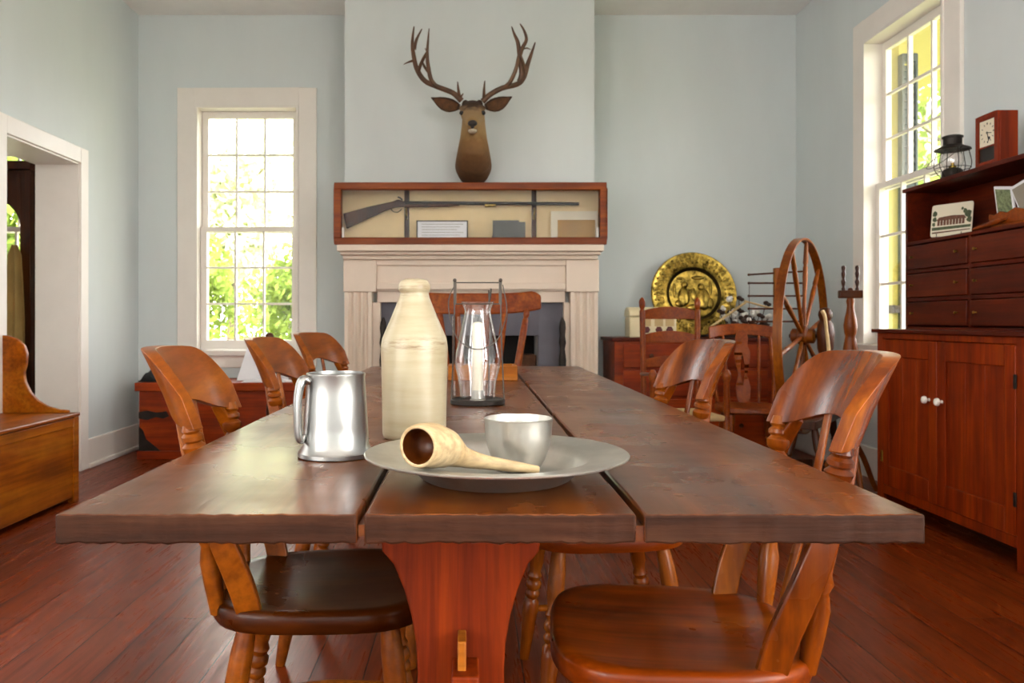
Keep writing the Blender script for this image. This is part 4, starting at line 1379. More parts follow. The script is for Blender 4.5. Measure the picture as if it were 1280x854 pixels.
m_ = MB(); m_.lathe([(.001, 0), (.006, 0), (.006, .002), (.001, .002)], (cx0 + .0015, yc - .012, ztop + .118), (cx0 - 1, yc - .012, ztop + .118), 12); m_.build('winding_hole', M['black'], dl_)

# railroad style lantern on the hutch
p = Vector((2.275, 3.775, ztop))
rl = thing('oil_lantern', 'dark iron oil lantern with a wire cage on top of the hutch', 'lantern', p)
U = lambda h: p + Vector((0, 0, h))
m_ = MB(); m_.lathe([(.046, 0), (.05, .004), (.046, .012), (.044, .036), (.036, .046), (.028, .05), (.001, .05)], p, U(1), 28); m_.build('fuel_base', M['iron'], rl)
m_ = MB(); m_.lathe([(.073, .138), (.078, .136), (.075, .142), (.052, .152), (.040, .160), (.040, .192), (.045, .194), (.045, .200), (.036, .204), (.001, .206)], p, U(1), 28, cap0=True); m_.build('vent_hood', M['iron'], rl)
m_ = MB(); gp = [(.034, .05), (.043, .066), (.048, .085), (.045, .108), (.036, .128), (.034, .139)]
m_.lathe(gp + [(r - .0015, h) for r, h in gp][::-1], p, U(1), 28, cap0=False, cap1=False); m_.build('glass_globe', M['glass'], rl, smooth=80)
m_ = MB()
for q in range(6):
    a = q * PI / 3 + .3
    v = Vector((math.cos(a), math.sin(a), 0))
    m_.tube([p + v * .046 + Vector((0, 0, .006)), p + v * .073 + Vector((0, 0, .045)), p + v * .078 + Vector((0, 0, .075)), p + v * .070 + Vector((0, 0, .115)), p + v * .066 + Vector((0, 0, .14))], .0018, 6, smooth=3)
for h, r in ((.05, .0755),):
    m_.tube([p + Vector((r * math.cos(2 * PI * i / 24), r * math.sin(2 * PI * i / 24), h)) for i in range(24)], .0016, 6, closed=True)
m_.build('wire_cage', M['iron'], rl)
m_ = MB(); m_.tube([p + Vector((.0, -.070, .138)), p + Vector((-.05, -.085, .1)), p + Vector((-.095, -.05, .06)), p + Vector((-.10, 0, .05)), p + Vector((-.095, .05, .06)), p + Vector((-.05, .085, .1)), p + Vector((0, .07, .138))], .0016, 6, smooth=4); m_.build('bail_handle', M['iron'], rl)
m_ = MB(); m_.lathe([(.016, .05), (.016, .062), (.008, .066), (.008, .075), (.001, .075)], p, U(1), 14); m_.build('burner', M['brass'], rl)

# picture card on an easel in the hutch
zs = 1.362
a = Vector((2.255, 3.925, zs + .012)); b = Vector((2.345, 3.745, zs + .012))
ux = (b - a).normalized(); nrm = Vector((ux.y, -ux.x, 0))
if nrm.x > 0: nrm = -nrm
tilt = Vector((-nrm.x * .12, -nrm.y * .12, 1)).normalized()
W_, H_ = (b - a).length, .158
T = Matrix((( ux.x, tilt.x, nrm.x, a.x), (ux.y, tilt.y, nrm.y, a.y), (ux.z, tilt.z, nrm.z, a.z), (0, 0, 0, 1)))
pc = thing('picture_card', 'old printed picture card of a long house on a wire easel in the hutch', 'picture card', (2.3, 3.83, zs))
m_ = MB()
def rrect(x0, x1, y0, y1, r, n=5):
    o = []
    for cx_, cy_, a0 in ((x1 - r, y1 - r, 0), (x0 + r, y1 - r, 90), (x0 + r, y0 + r, 180), (x1 - r, y0 + r, 270)):
        for i in range(n + 1):
            an = R90(a0 + 90 * i / n); o.append((cx_ + r * math.cos(an), cy_ + r * math.sin(an)))
    return o
m_.prism(rrect(0, W_, 0, H_, .012), 'z', -.003, 0, T)
card = m_.build('card', M['cream_card'], pc)
m_ = MB()
for q in range(9):
    m_.prism([(W_ * (.16 + .075 * q), H_ * .34), (W_ * (.22 + .075 * q), H_ * .34), (W_ * (.22 + .075 * q), H_ * .50), (W_ * (.16 + .075 * q), H_ * .50)], 'z', .0002, .0006, T)
m_.prism([(W_ * .12, H_ * .50), (W_ * .86, H_ * .50), (W_ * .8, H_ * .6), (W_ * .5, H_ * .63), (W_ * .2, H_ * .6)], 'z', .0002, .0006, T)
m_.prism([(W_ * .04, H_ * .10), (W_ * .96, H_ * .14), (W_ * .96, H_ * .17), (W_ * .04, H_ * .15)], 'z', .0002, .0006, T)
m_.build('printed_house', M['brown_ink'], card)
m_ = MB()
for cx_, cy_, r in ((.08, .72, .055), (.09, .55, .05), (.07, .4, .04), (.9, .62, .075), (.93, .45, .06), (.82, .72, .05), (.75, .8, .03)):
    rr_ = random.Random(int(cx_ * 100 + cy_ * 17))
    m_.prism([(min(W_ * .985, max(.002, W_ * cx_ + r * W_ * 1.1 * math.cos(i * PI / 6) * rr_.uniform(.7, 1.15))), min(H_ * .97, H_ * cy_ + r * H_ * 1.7 * math.sin(i * PI / 6) * rr_.uniform(.7, 1.15))) for i in range(12)], 'z', .0006, .001 + .0001 * r, T)
m_.prism([(.006, H_ * .2), (W_ * .97, H_ * .22), (W_ * .97, H_ * .30), (.006, H_ * .30)], 'z', .0002, .0006, T)
m_.build('printed_trees', M['green_ink'], card)
m_ = MB()
for f in (.2, .8):
    q = a + ux * W_ * f
    m_.tube([q + nrm * .012 + Vector((0, 0, .014)), q + nrm * .012 + Vector((0, 0, -.009)), q + Vector((0, 0, -.010)) - nrm * .02, q - nrm * .04 + Vector((0, 0, -.010))], .0018, 6)
    m_.tube([q - nrm * .006 - Vector((0, 0, .004)), q - nrm * .014 + Vector((0, 0, .09)), q - nrm * .04 + Vector((0, 0, -.010))], .0018, 6)
m_.build('wire_easel', M['iron'], pc)

# carved card rack and its cards, towards the near end of the open shelf
rk = thing('card_rack', 'reddish carved wooden rack at the near end of the hutch shelf', 'rack', (2.30, 3.33, zs))
m_ = MB()
m_.box(2.25, 2.36, 3.22, 3.46, zs + .0006, zs + .014); m_.build('base', M['rail_wood'], rk, bevel=.003)
m_ = MB()
prof = [(3.22, zs + .014), (3.46, zs + .014), (3.475, zs + .05), (3.47, zs + .066), (3.44, zs + .058), (3.40, zs + .07), (3.36, zs + .058), (3.31, zs + .074), (3.25, zs + .06), (3.22, zs + .06)]
m_.prism(prof, 'x', 2.25, 2.264); m_.build('front_panel', M['rail_wood'], rk, bevel=.002)
m_ = MB(); m_.prism([(y, zs + (z - zs) * 1.3 if z > zs + .02 else z) for y, z in prof], 'x', 2.33, 2.344); m_.build('back_panel', M['rail_wood'], rk, bevel=.002)
for q, yy in enumerate((3.27, 3.425)):
    T = Matrix.Translation((2.30, yy, zs + .027)) @ Matrix.Rotation(R90(-14), 4, 'Y') @ Matrix.Rotation(R90(10 if q else -12), 4, 'X')
    t_ = thing('picture_tile', 'small green landscape card with a white border standing in the carved rack' if q else 'grey white-bordered card standing in the carved rack beside the green landscape card', 'picture card', (2.30, yy, zs + .014))
    m_ = MB(); m_.box(-.004, .004, -.055, .055, 0, .155, T); m_.build('border', M['paper'], t_, bevel=.002)
    m_ = MB(); m_.box(-.0055, -.004, -.045, .045, .012, .143, T); m_.build('printed_landscape', M['picture'] if q else M['ink'], t_)
m_ = MB(); m_.turned((2.225, 3.545, zs + .0085), (2.235, 3.34, zs + .03), [(0, .004), (.1, .007), (.5, .010), (.8, .011), (.85, .006), (.9, .008), (1, .004)], 12)
tag(m_.build('turned_handle_tool', M['rail_wood'], origin=(2.23, 3.44, zs)), 'slender turned wooden tool leaning on the edge of the carved rack', 'tool')

# ------------------------------------------------------------------ box bench on the left wall
bn = thing('box_bench', 'honey pine box settle with scrolled end against the left wall', 'bench', (-2.3, 3.7, 0))
bx0, bx1 = XL + .004, -2.11
by0, by1 = 2.6, 4.285
m_ = MB()
m_.box(bx0, bx1, by1 - .024, by1, 0, .455); m_.box(bx0, bx1, by0, by0 + .024, 0, .455)
m_.box(bx0, bx1 - .002, by0 + .024, by1 - .024, .03, .05); m_.box(bx0, bx0 + .016, by0 + .024, by1 - .024, .05, .455)
m_.build('box', M['bench'], bn, bevel=.003)
m_ = MB(); m_.box(bx1 - .02, bx1 + .004, by0 + .024, by1 - .05, .03, .452)
m_.box(bx1 - .02, bx1 + .012, by1 - .05, by1 + .004, .0, .455); m_.box(bx1 + .004, bx1 + .010, by0 + .024, by1 - .05, .405, .452)
m_.build('front_board', M['bench'], bn, bevel=.004)
m_ = MB(); m_.box(bx0, bx1 + .016, by0 - .01, by1 + .012, .455, .475); m_.build('seat_lid', M['bench'], bn, bevel=.006)
sc_ = [(-2.5085, .475), (-2.142, .475), (-2.142, .488), (-2.19, .492), (-2.25, .508), (-2.305, .54), (-2.345, .585), (-2.372, .64), (-2.378, .69), (-2.366, .735), (-2.362, .79), (-2.378, .835), (-2.415, .868), (-2.46, .885), (-2.5085, .89)]
for y in (by1 - .028, by0):
    m_ = MB(); m_.prism(sc_, 'y', y, y + .026); m_.build('scrolled_end', M['bench'], bn, bevel=.004)
m_ = MB(); m_.box(bx0, bx0 + .02, by0 + .026, by1 - .028, .475, .86); m_.build('back_board', M['bench'], bn, bevel=.004)

# ------------------------------------------------------------------ blanket chest under the back window
cx0, cx1, cy0, cy1 = -2.315, -1.18, 5.56, 6.0
bc = thing('blanket_chest', 'red-orange blanket chest standing under the back window', 'chest', ((cx0 + cx1) / 2, (cy0 + cy1) / 2, 0))
m_ = MB(); m_.box(cx0 + .012, cx1 - .012, cy0, cy1, .05, .475)
m_.build('box', M['chest'], bc, bevel=.004)
m_ = MB(); m_.box(cx0, cx1, cy0 - .014, cy1, 0, .06); m_.build('plinth', M['chest'], bc, bevel=.004)
m_ = MB(); m_.box(cx0 - .012, cx1 + .012, cy0 - .022, cy1, .475, .535); m_.build('lid', M['chest'], bc, bevel=.006)
for a, b in ((cx0 + .012, 1), (cx1 - .012, -1)):
    m_ = MB(); m_.prism([(a, .06), (a + b * .15, .06), (a + b * .1, .10), (a + b * .05, .14), (a + b * .03, .2), (a, .23)], 'y', cy0 - .005, cy0 + .001); m_.build('corner_bracket', M['iron'], bc)
    m_ = MB(); m_.prism([(a, .285), (a + b * .06, .275), (a + b * .12, .295), (a + b * .17, .285), (a + b * .21, .30), (a + b * .19, .335), (a + b * .12, .325), (a + b * .06, .34), (a, .33)], 'y', cy0 - .007, cy0 + .001); m_.build('strap', M['iron'], bc)
# black cloth, white placards
m_ = MB()
def CL(u, v, side):
    x = -2.25 + .075 * u * (1 - .3 * v); y = 5.68 + .08 * (v - .5) * 2
    z = .536 + (.0 if side == 0 else .012 + .075 * (1 - u * u) * math.sin(PI * min(1, v * .9 + .08)) + .008 * math.sin(9 * u + 5 * v))
    return Vector((x, y, z))
m_.slab(CL, 14, 10); tag(m_.build('folded_black_cloth', M['black_cloth'], origin=(-2.25, 5.68, .535)), 'crumpled black cloth on the left end of the blanket chest', 'cloth')
m_ = MB()
T = Matrix.Translation((-1.50, 5.70, .5405)) @ Matrix.Rotation(R90(16), 4, 'Z') @ Matrix.Rotation(R90(-16), 4, 'X')
m_.prism([(-.16, 0), (.2, 0), (.2, .22), (.05, .235), (-.085, .245)], 'y', 0, .006, T)
m_.prism([(-.02, .0), (.06, 0), (.03, .2)], 'x', -.05, .05, Matrix.Translation((-1.50, 5.76, .5405)) @ Matrix.Rotation(R90(16), 4, 'Z'))
tag(m_.build('paper_placard', M['paper'], origin=(-1.50, 5.70, .536)), 'white paper placard propped on the blanket chest below the window', 'placard')
m_ = MB()
T = Matrix.Translation((-1.42, 5.585, .536)) @ Matrix.Rotation(R90(7), 4, 'Z')
def OB(u, v, side):
    return T @ Vector((.17 * u, -.03 + .1 * v, (.004 + .014 * math.sin(PI * abs(u)) ** .7) if side else 0))
m_.slab(OB, 16, 4); tag(m_.build('open_booklet', M['paper'], origin=(-1.42, 5.6, .535)), 'white open booklet lying at the front edge of the blanket chest', 'booklet')

# turned post with a ball finial between the left chairs and the window
p = PX(337, 421, 4.9)
ts = thing('finial_stand', 'slim dark turned stand whose ball finial shows before the window sill', 'stand', (p.x, p.y, 0))
m_ = MB(); m_.lathe([(.02, .03), (.022, .06), (.014, .09), (.016, .3), (.022, .42), (.014, .48), (.016, .62), (.021, .72), (.012, .78), (.009, p.z - .03), (.014, p.z - .022), (.024, p.z - .008), (.026, p.z + .004), (.02, p.z + .018), (.004, p.z + .027)], (p.x, p.y, 0), (p.x, p.y, 1), 18); m_.build('column', M['dark_wood'], ts)
m_ = MB(); m_.lathe([(.12, 0), (.125, .012), (.11, .026), (.03, .04), (.001, .04)], (p.x, p.y, 0), (p.x, p.y, 1), 28); m_.build('base', M['dark_wood'], ts)

# ------------------------------------------------------------------ low cabinet and its load by the back wall
lx0, lx1, ly0, ly1, lz = 1.0, 2.12, 5.55, 6.03, .845
lc = thing('low_cabinet', 'low reddish wooden cabinet against the back wall right of the fireplace', 'cabinet', ((lx0 + lx1) / 2, 5.8, 0))
m_ = MB(); m_.box(lx0, lx1, ly0, ly1, .0, lz - .022); m_.build('carcass', M['chest'], lc, bevel=.004)
m_ = MB(); m_.box(lx0 - .02, lx1 + .02, ly0 - .02, ly1, lz - .022, lz); m_.build('top_board', M['hutch_h'], lc, bevel=.004)
for z0, z1 in ((.06, .42), (.44, .62), (.64, .80)):
    m_ = MB(); m_.box(lx0 + .06, lx1 - .06, ly0 - .012, ly0 + .01, z0, z1); d = m_.build('drawer', M['chest'], lc, bevel=.004)
    for x in (lx0 + .25, lx1 - .25):
        c_ = Vector((x, ly0 - .012, (z0 + z1) / 2)); m_ = MB(); m_.lathe([(.008, -.002), (.007, .01), (.016, .018), (.014, .026), (.001, .028)], c_, c_ + Vector((0, -1, 0)), 14); m_.build('knob', M['dark_wood'], d)

# flowered tin box
p0 = PX(787, 418, 5.66); p1 = PX(846, 418, 5.66)
tn = thing('flowered_tin_box', 'cream tin box with dark red flowers on the low cabinet', 'box', ((p0.x + p1.x) / 2, 5.76, lz))
m_ = MB(); m_.box(p0.x, p1.x, 5.66, 5.84, lz, lz + .145); m_.build('box', M['cream_tin'], tn, bevel=.012, segs=3)
m_ = MB()
pr_ = [(5.655, lz + .147), (5.845, lz + .147), (5.845, lz + .172), (5.825, lz + .20), (5.79, lz + .216), (5.71, lz + .216), (5.675, lz + .20), (5.655, lz + .172)]
m_.prism(pr_, 'x', p0.x - .004, p1.x + .004); m_.build('lid', M['cream_tin'], tn, bevel=.01, segs=3)
for fx in (.36, .62, .85):
    x = p0.x + (p1.x - p0.x) * fx
    m_ = MB()
    for q in range(6):
        a_ = q * PI / 3
        m_.ball((x + .014 * math.cos(a_), 5.6585, lz + .055 + .014 * math.sin(a_)), .011, .003, .011, 10, 6)
    m_.ball((x, 5.658, lz + .055), .009, .004, .009, 10, 6)
    m_.build('painted_flower', M['dark_red'], tn)
    m_ = MB(); m_.box(x - .03, x + .03, 5.6588, 5.661, lz + .08, lz + .135); m_.build('painted_panel', M['straw'], tn)

# brass charger leaning on the wall
c = PX(867, 372, 5.93)
rad = .318
tiltm = Matrix.Rotation(R90(-11), 4, 'X')
lowest = lz + rad * math.cos(R90(11))
bp_ = thing('brass_charger', 'large embossed brass plate leaning on the wall above the low cabinet', 'plate', (c.x, 5.93, lz))
TB = Matrix.Translation((c.x, 5.942, lowest + .003)) @ tiltm @ Matrix.Rotation(PI / 2, 4, 'X')     # local z faces the room
m_ = MB()
prof = [(.001, .004), (.178, .004), (.190, .008), (.200, .020), (.206, .024), (.214, .020), (.26, .022), (.296, .020), (.306, .026), (.314, .025), (.318, .018), (.314, .012), (.21, .010), (.190, -.004), (.001, -.004)]
m_.lathe(prof, (0, 0, 0), (0, 0, 1), 72); m_.bm.transform(TB); m_.build('dish', M['brass'], bp_)
m_ = MB(); m_.lathe([(.181, .005), (.186, .0085), (.196, .016), (.202, .0225), (.198, .0235), (.190, .014), (.184, .0095), (.179, .0065)], (0, 0, 0), (0, 0, 1), 72, cap0=False, cap1=False); m_.bm.transform(TB); m_.build('recess_ring', M['dark_patina'], bp_)['label'] = 'dark tarnished ring'
m_ = MB()
for i in range(44):
    a_ = 2 * PI * i / 44
    for rr_, s_ in ((.236, .013), (.262, .016), (.286, .012)):
        j = random.uniform(-.02, .02)
        m_.ball((rr_ * math.cos(a_ + j), rr_ * math.sin(a_ + j), .021), s_ * random.uniform(.6, 1.1), s_ * random.uniform(.6, 1.1), .007, 8, 6)
m_.bm.transform(TB); m_.build('embossed_rim', M['brass'], bp_)
m_ = MB()
for x, y, rx, ry, rz in ((-.07, -.02, .045, .075, .018), (-.062, .07, .024, .028, .018), (-.10, -.07, .04, .03, .014), (.075, -.04, .05, .085, .018), (.06, .055, .026, .03, .018), (.12, -.07, .03, .045, .014), (0, -.1, .06, .025, .012), (0.0, .0, .02, .05, .01),
                         (.04, .125, .05, .016, .01), (-.09, .12, .03, .012, .008), (.13, .05, .014, .06, .01), (-.14, .03, .012, .06, .01), (-.03, -.14, .08, .015, .01)):
    m_.ball((x, y, .004), rx, ry, rz, 14, 8)
m_.bm.transform(TB); m_.build('embossed_scene', M['brass'], bp_)

# basket of cotton bolls
c = PX(925, 400, 5.72)
bk = thing('cotton_basket', 'dark basket of dried cotton stems on the right end of the low cabinet', 'basket', (c.x, 5.70, lz))
m_ = MB()
m_.lathe([(.001, 0), (.15, 0), (.19, .05), (.2, .09), (.205, .095), (.195, .095), (.18, .06), (.14, .012), (.001, .01)], (c.x, 5.70, lz), (c.x, 5.70, 2), 30, sx=1, sy=.6)
m_.build('basket_bowl', M['husk'], bk)
r_ = random.Random(5)
st = MB()
for i in range(46):
    a_ = r_.uniform(0, 2 * PI); q = r_.uniform(.05, .98)
    end = Vector((c.x + math.cos(a_) * .20 * q, 5.68 + math.sin(a_) * .12 * q, lz + .09 + .10 * r_.random() + (.10 if i % 9 == 0 else 0)))
    st.tube([(c.x + math.cos(a_) * .08, 5.70 + math.sin(a_) * .05, lz + .02), (c.x + math.cos(a_) * .15 * q, 5.69 + math.sin(a_) * .10 * q, lz + .07), end], .003, 5)
    bo = MB()
    if i % 2 == 0:
        for j in range(4):
            bo.ball(end + Vector((r_.uniform(-.014, .014), r_.uniform(-.014, .014), r_.uniform(-.01, .014))), .017 * r_.uniform(.7, 1.1), seg=9, ringn=6)
        bo.build('cotton_boll', M['cotton'], bk)
    else:
        bo.ball(end, .02, .02, .015, 8, 6); bo.ball(end + Vector((.015, -.015, -.012)), .018, .016, .014, 8, 6)
        bo.build('dry_husk', M['husk'], bk)
st.build('stems', M['husk'], bk)
m_ = MB(); q0 = PX(888, 410, 5.45); q1 = PX(932, 378, 5.58)
m_.tube([q0 + Vector((0, .02, 0)), q1], [.008, .010], 8)
m_.tube([q1 + Vector((-.01, 0, .01)), PX(966, 386, 5.54)], [.007, .006], 8)
tag(m_.build('straw_coloured_sticks', M['straw'], origin=q0), 'pair of pale peeled sticks laid across the cotton basket', 'sticks')

# ------------------------------------------------------------------ ladder-back armchair
lb = thing('ladder_back_chair', 'ladder-back armchair with finials in front of the low cabinet', 'chair', (PX(838, 400, 4.66).x + .022, 4.52, 0), R90(-90))
B = dict(parent=lb, world=False)
FIN = [(0, .015), (.9, .0165), (.925, .017), (.935, .011), (.95, .017), (.975, .019), (.99, .013), (1, .003)]
yb_, zt_ = .165, 1.105
for s in (-1, 1):
    m_ = MB(); m_.turned((-.20, s * .155, 0), (-.245, s * yb_, zt_), FIN, 14); m_.build('back_post', M['rail_wood'], **B)
    m_ = MB(); m_.turned((.19, s * .20, 0), (.19, s * .20, .70), [(0, .015), (.62, .017), (.64, .012), (.68, .019), (.9, .016), (.94, .023), (.97, .023), (1, .01)], 14); m_.build('front_post', M['rail_wood'], **B)
    m_ = MB(); m_.tube([(-.225, s * .165, .65), (0, s * .21, .665), (.19, s * .20, .672)], 0, 10, flat=[(.012, .009), (.018, .010), (.024, .010)], ref=(0, 1, 0), smooth=4); m_.build('arm', M['rail_wood'], **B)
    m_ = MB(); m_.turned((-.2, s * .155, .2), (.19, s * .20, .2), STR, 10); m_.build('rung', M['rail_wood'], **B)
for x, w, z in ((.19, .20, .26), (-.21, .155, .26)):
    m_ = MB(); m_.turned((x, -w, z), (x, w, z), STR, 10); m_.build('rung', M['rail_wood'], **B)
for z, hh in ((.975, .075), (.835, .07), (.69, .065)):
    def SL(u, v, side, z=z, hh=hh):
        top = hh * (.62 + .38 * math.cos(u * PI / 2) ** .8)
        zz_ = z + top * v + (-.012 * (1 - u * u)) * 0
        return Vector((-.222 - (z - .45) * .04 - .018 * (1 - u * u) - (.009 if side else 0), u * yb_ * .98, zz_))
    m_ = MB(); m_.slab(SL, 20, 5); m_.build('slat', M['rail_wood'], bevel=.002, **B)
m_ = MB(); m_.prism([(-.20, -.16), (.2, -.20), (.2, .20), (-.20, .16)], 'z', .42, .45); m_.build('seat', M['straw'], bevel=.012, segs=3, **B)

# ------------------------------------------------------------------ fiddle-back side chair
fc = thing('fiddle_back_chair', 'brown side chair with a pierced fiddle splat beside the spinning wheel', 'chair', (PX(937, 400, 4.88).x, 4.88, 0), R90(-98))
B = dict(parent=fc, world=False)
m_ = MB(); rs = []
for s, z in ((.05, .436), (.5, .438), (.85, .447), (.97, .45), (1, .442), (1, .42), (.95, .412), (.05, .412)):
    rs.append([Vector((arm_outline(2 * PI * i / 40)[0] * s * .84, arm_outline(2 * PI * i / 40)[1] * s * .74, z)) for i in range(40)])
m_.rings(rs); m_.build('seat', M['case'], **B)


def FC(u, v, side):
    z0 = .845 + .03 * (1 - u * u); z1 = .925 + .022 * (1 - u * u)
    z = z0 + (z1 - z0) * v
    return Vector((-.225 - .05 * (1 - u * u) - (z - .85) * .3 - (.022 if side else 0), .205 * u, z))


m_ = MB(); m_.slab(FC, 24, 5); m_.build('crest', M['case'], bevel=.008, segs=3, **B)
for s in (-1, 1):
    m_ = MB(); m_.tube([(-.14, s * .165, .43), (-.17, s * .18, .6), FC(s * .86, .1, 0) + Vector((-.01, 0, 0))], 0, 10, flat=[(.018, .011), (.017, .011), (.013, .010)], ref=(1, 0, .2), smooth=5); m_.build('side_stay', M['case'], **B)
    m_ = MB(); m_.turned((-.165, s * .09, .43), FC(s * .55, .1, 0) + Vector((-.01, 0, 0)), [(0, .008), (.2, .011), (.3, .015), (.34, .010), (.38, .014), (.42, .009), (.8, .011), (1, .008)], 12); m_.build('spindle', M['case'], **B)
    for fx, bx in ((.12, .16), (-.13, -.19)):
        m_ = MB(); m_.turned((bx, s * .17, 0), (fx, s * .125, .42), LEG, 14); m_.build('leg', M['case'], **B)
    m_ = MB(); m_.turned((.145, s * .155, .15), (-.17, s * .155, .15), STR, 10); m_.build('stretcher', M['case'], **B)
m_ = MB(); m_.turned((0, -.155, .15), (0, .155, .15), STR, 10); m_.build('stretcher', M['case'], **B)
# splat outline with a pierced lyre: two halves leave the slot open
hw = [(.44, .026), (.48, .040), (.54, .047), (.585, .036), (.62, .026), (.66, .036), (.72, .046), (.765, .050), (.79, .040), (.815, .034), (.85, .040), (.90, .030)]
m_ = MB()
def splat_x(z): return -.178 - (z - .44) * .165
for s in (-1, 1):
    for (z0, w0), (z1, w1) in zip(hw, hw[1:]):
        def slot(z): return .0 if not (.56 < z < .76) else .013 * math.sin(PI * (z - .56) / .2)
        n = 4
        for q in range(n):
            za, zb2 = z0 + (z1 - z0) * q / n, z0 + (z1 - z0) * (q + 1) / n
            wa, wb2 = w0 + (w1 - w0) * q / n, w0 + (w1 - w0) * (q + 1) / n
            ia, ib = slot(za), slot(zb2)
            P8 = [Vector((splat_x(z) - e, s * w, z)) for e in (0, .01) for z, w in ((za, ia), (za, wa), (zb2, wb2), (zb2, ib))]
            vs = [m_.bm.verts.new(v) for v in P8]
            for f in ((0, 1, 2, 3), (7, 6, 5, 4), (0, 4, 5, 1), (1, 5, 6, 2), (2, 6, 7, 3), (3, 7, 4, 0)): m_.face([vs[i] for i in f])
m_.build('splat', M['case'], **B)

# ------------------------------------------------------------------ great spinning wheel
hub = PX(1004, 420, 4.82)
wd = Vector((math.sin(R90(35.5)), math.cos(R90(35.5)), 0))      # horizontal direction in the wheel plane
wn = Vector((math.cos(R90(35.5)), -math.sin(R90(35.5)), 0))     # axle
RW = .588
sw = thing('spinning_wheel', 'great wooden spinning wheel in the corner beside the tall window', 'spinning wheel', (hub.x, hub.y, 0))


def wp(r, a, off=0): return hub + wd * (r * math.cos(a)) + Vector((0, 0, r * math.sin(a))) + wn * off


m_ = MB()
rs = []
for i in range(72):
    a_ = 2 * PI * i / 72
    rs.append([wp(RW, a_, -.024), wp(RW, a_, .024), wp(RW - .011, a_, .024), wp(RW - .011, a_, -.024)])
m_.rings(rs, closed=True); m_.build('rim', M['wheel'], sw, smooth=35)
m_ = MB(); m_.lathe([(.03, -.07), (.045, -.06), (.045, -.03), (.055, -.02), (.055, .02), (.045, .03), (.045, .06), (.03, .07)], hub, hub + wn, 20); m_.build('hub', M['wheel'], sw)
for i in range(10):
    a_ = 2 * PI * i / 10 + .18
    m_ = MB(); m_.turned(wp(.05, a_), wp(RW - .008, a_), [(0, .010), (.1, .013), (.35, .012), (.6, .016), (.7, .015), (.72, .011), (.75, .016), (.95, .012), (1, .009)], 10); m_.build('spoke', M['wheel'], sw)
pc_ = hub + wn * .125
m_ = MB(); m_.lathe([(.03, .42), (.036, .45), (.03, .52), (.042, .6), (.046, .66), (.03, .72), (.034, .76), (.045, .8), (.05, .9), (.044, .94), (.036, .958), (.03, .966), (.036, .98), (.041, 1.0), (.038, 1.02), (.025, 1.038), (.003, 1.045)], (pc_.x, pc_.y, 0), (pc_.x, pc_.y, 1), 20); m_.build('wheel_post', M['dark_wood'], sw)
m_ = MB(); m_.lathe([(.012, -.08), (.012, .16)], hub, hub + wn, 12); m_.build('axle', M['iron'], sw)
m_ = MB(); T = Matrix((( wd.x, wn.x, 0, pc_.x), (wd.y, wn.y, 0, pc_.y), (0, 0, 1, 0), (0, 0, 0, 1)))
m_.box(-.58, .25, -.07, .07, .385, .43, T); m_.build('bed', M['dark_wood'], sw, bevel=.004)
for u_, v_, du, dv in ((.18, .0, .08, .02), (-.5, .045, -.08, .08), (-.5, -.045, -.08, -.08)):
    m_ = MB(); m_.turned(T @ Vector((u_ + du, v_ + dv, 0)), T @ Vector((u_, v_, .40)), LEG, 12); m_.build('leg', M['dark_wood'], sw)
m_ = MB(); q = T @ Vector((-.53, 0, .42)); m_.lathe([(.016, 0), (.022, .06), (.014, .12), (.018, .22), (.012, .28)], q, q + Vector((0, 0, 1)), 12); m_.build('spindle_post', M['dark_wood'], sw)
m_ = MB(); q0 = PX(1029, 388, 4.66)
m_.tube([PX(1028, 389, 4.68), PX(1031, 396, 4.66), PX(1033, 412, 4.67), PX(1036, 440, 4.66), PX(1036, 470, 4.66)], [.012, .010, .009, .011, .008], 8, smooth=4)
m_.build('wool_strand', M['straw'], sw)

# creel frame with dowels behind the wheel
yq3 = 5.28
V = lambda px, py: PX(px, py, yq3)
cr = thing('thread_creel', 'wooden post with thin dark dowels standing behind the spinning wheel', 'creel', (V(972, 0).x, yq3, 0))
m_ = MB(); x = V(972, 0).x; m_.box(x - .024, x + .024, yq3 - .02, yq3 + .02, .05, V(0, 335).z)
m_.build('post', M['wheel'], cr, bevel=.004)
m_ = MB(); m_.box(x - .22, x + .22, yq3 - .03, yq3 + .03, 0, .055); m_.box(x - .03, x + .03, yq3 - .18, yq3 + .18, 0, .05); m_.build('foot', M['dark_wood'], cr, bevel=.004)
for py in (341, 354, 370, 386, 402):
    dy = -2.5 if py == 341 else 0
    a_ = V(936, py - dy); b_ = V(1008, py + dy * .8)
    m_ = MB(); m_.tube([a_, b_], .006, 8); m_.ball(a_, .009, seg=8, ringn=6); m_.build('dowel', M['dark_wood'], cr)
m_ = MB(); m_.tube([V(936.5, 352), V(936.5, 403)], .0022, 5); m_.build('wire', M['wire'], cr)

# pronged turned stand by the right wall
d = 4.42
p = PX(1063, 400, d)
ps = thing('pronged_stand', 'turned wooden stand with a crossbar and two upright pegs by the right wall', 'stand', (p.x, d, 0))
zt_ = PX(0, 372, d).z
m_ = MB(); m_.lathe([(.03, .25), (.034, .32), (.024, .38), (.028, .55), (.04, .66), (.044, .72), (.04, .8), (.03, .86), (.026, .88), (.032, .90), (.036, .94), (.030, .98), (.021, 1.02), (.018, 1.05), (.022, zt_ - .02), (.016, zt_ + .0)], (p.x, d, 0), (p.x, d, 1), 20); m_.build('column', M['wheel'], ps)
cbv = Vector((1, -.15, 0)).normalized()
m_ = MB(); c_ = Vector((p.x, d, zt_ + .018))
T = Matrix.Translation(c_) @ Matrix.Rotation(math.atan2(cbv.y, cbv.x), 4, 'Z')
m_.box(-.062, .062, -.02, .02, -.022, .022, T); m_.ball(c_ + Vector((0, 0, .024)), .014); m_.build('crossbar', M['dark_wood'], ps, bevel=.006, segs=3)
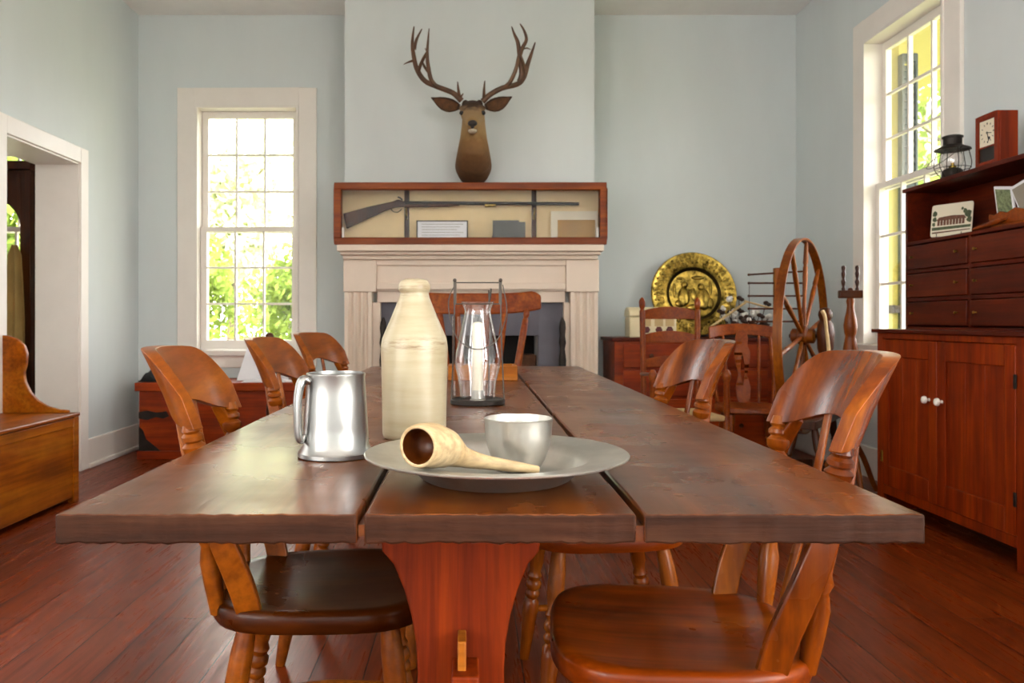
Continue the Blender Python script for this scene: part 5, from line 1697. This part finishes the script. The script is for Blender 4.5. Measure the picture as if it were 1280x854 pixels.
for s in (-1, 1):
    q = c_ + cbv * (s * .036)
    m_ = MB(); m_.lathe([(.010, .018), (.011, .03), (.007, .04), (.010, .055), (.013, .07), (.007, .085), (.010, .1), (.012, .115), (.008, .128), (.012, .145), (.010, .155), (.002, .16)], q, q + Vector((0, 0, 1)), 12); m_.build('peg', M['dark_wood'], ps)
for q in range(3):
    a_ = q * 2 * PI / 3 + .4
    v = Vector((math.cos(a_), math.sin(a_), 0)); o_ = Vector((p.x, d, 0))
    m_ = MB(); m_.tube([o_ + v * .02 + Vector((0, 0, .31)), o_ + v * .1 + Vector((0, 0, .2)), o_ + v * .17 + Vector((0, 0, .06)), o_ + v * .2 + Vector((0, 0, .014))], [.016, .015, .014, .014], 10, smooth=3); m_.build('leg', M['wheel'], ps)

# ------------------------------------------------------------------ next room, through the doorway
ar = thing('arched_wardrobe_frame', 'tall dark arched wooden frame in the next room seen through the doorway', 'frame', (-3.5, 5.75, 0))
ax0, ax1, y0, y1 = -3.92, -3.135, 5.70, 5.80
zt_ = 2.10
m_ = MB()
m_.box(ax0, ax0 + .13, y0, y1, 0, zt_ - .06); m_.box(ax1 - .075, ax1, y0, y1, 0, zt_ - .06); m_.box(ax0 - .03, ax1 + .02, y0 - .03, y1 + .01, zt_ - .06, zt_)
ia, ib = ax0 + .13, ax1 - .075
arc = [(ia, zt_ - .06), (ia, 1.62)]
for i in range(13):
    th = PI - PI * i / 12
    arc.append(((ia + ib) / 2 + (ib - ia) / 2 * math.cos(th), 1.62 + .24 * math.sin(th)))
arc += [(ib, 1.62), (ib, zt_ - .06)]
m_.prism(arc[2:-2] + [(ib, zt_ - .06), (ia, zt_ - .06)], 'y', y0 + .01, y1 - .01)
m_.box(ia, ib, y0 + .01, y1 - .01, .06, .5)
m_.build('frame', M['dark_wood'], ar, bevel=.004)
m_ = MB(); m_.box(ax0 - .03, ax1 + .02, y0 - .06, y1 + .02, 0, .06); m_.build('plinth', M['dark_wood'], ar, bevel=.004)
m_ = MB()
def DR(u, v, side):
    z = 1.50 - 1.0 * v
    w = .045 + .03 * v + .02 * math.sin(PI * v) - (.03 if v < .03 else 0)
    return Vector((-3.135 - .085 + u * w, 5.655 - .02 * math.sin(u * 7) - (.006 if side else 0) - .012 * v, z))
m_.slab(DR, 16, 14); tag(m_.build('hanging_cloth', M['cloth'], origin=(-3.22, 5.66, 1.5)), 'tan cloth hanging on the dark arched frame in the next room', 'cloth')
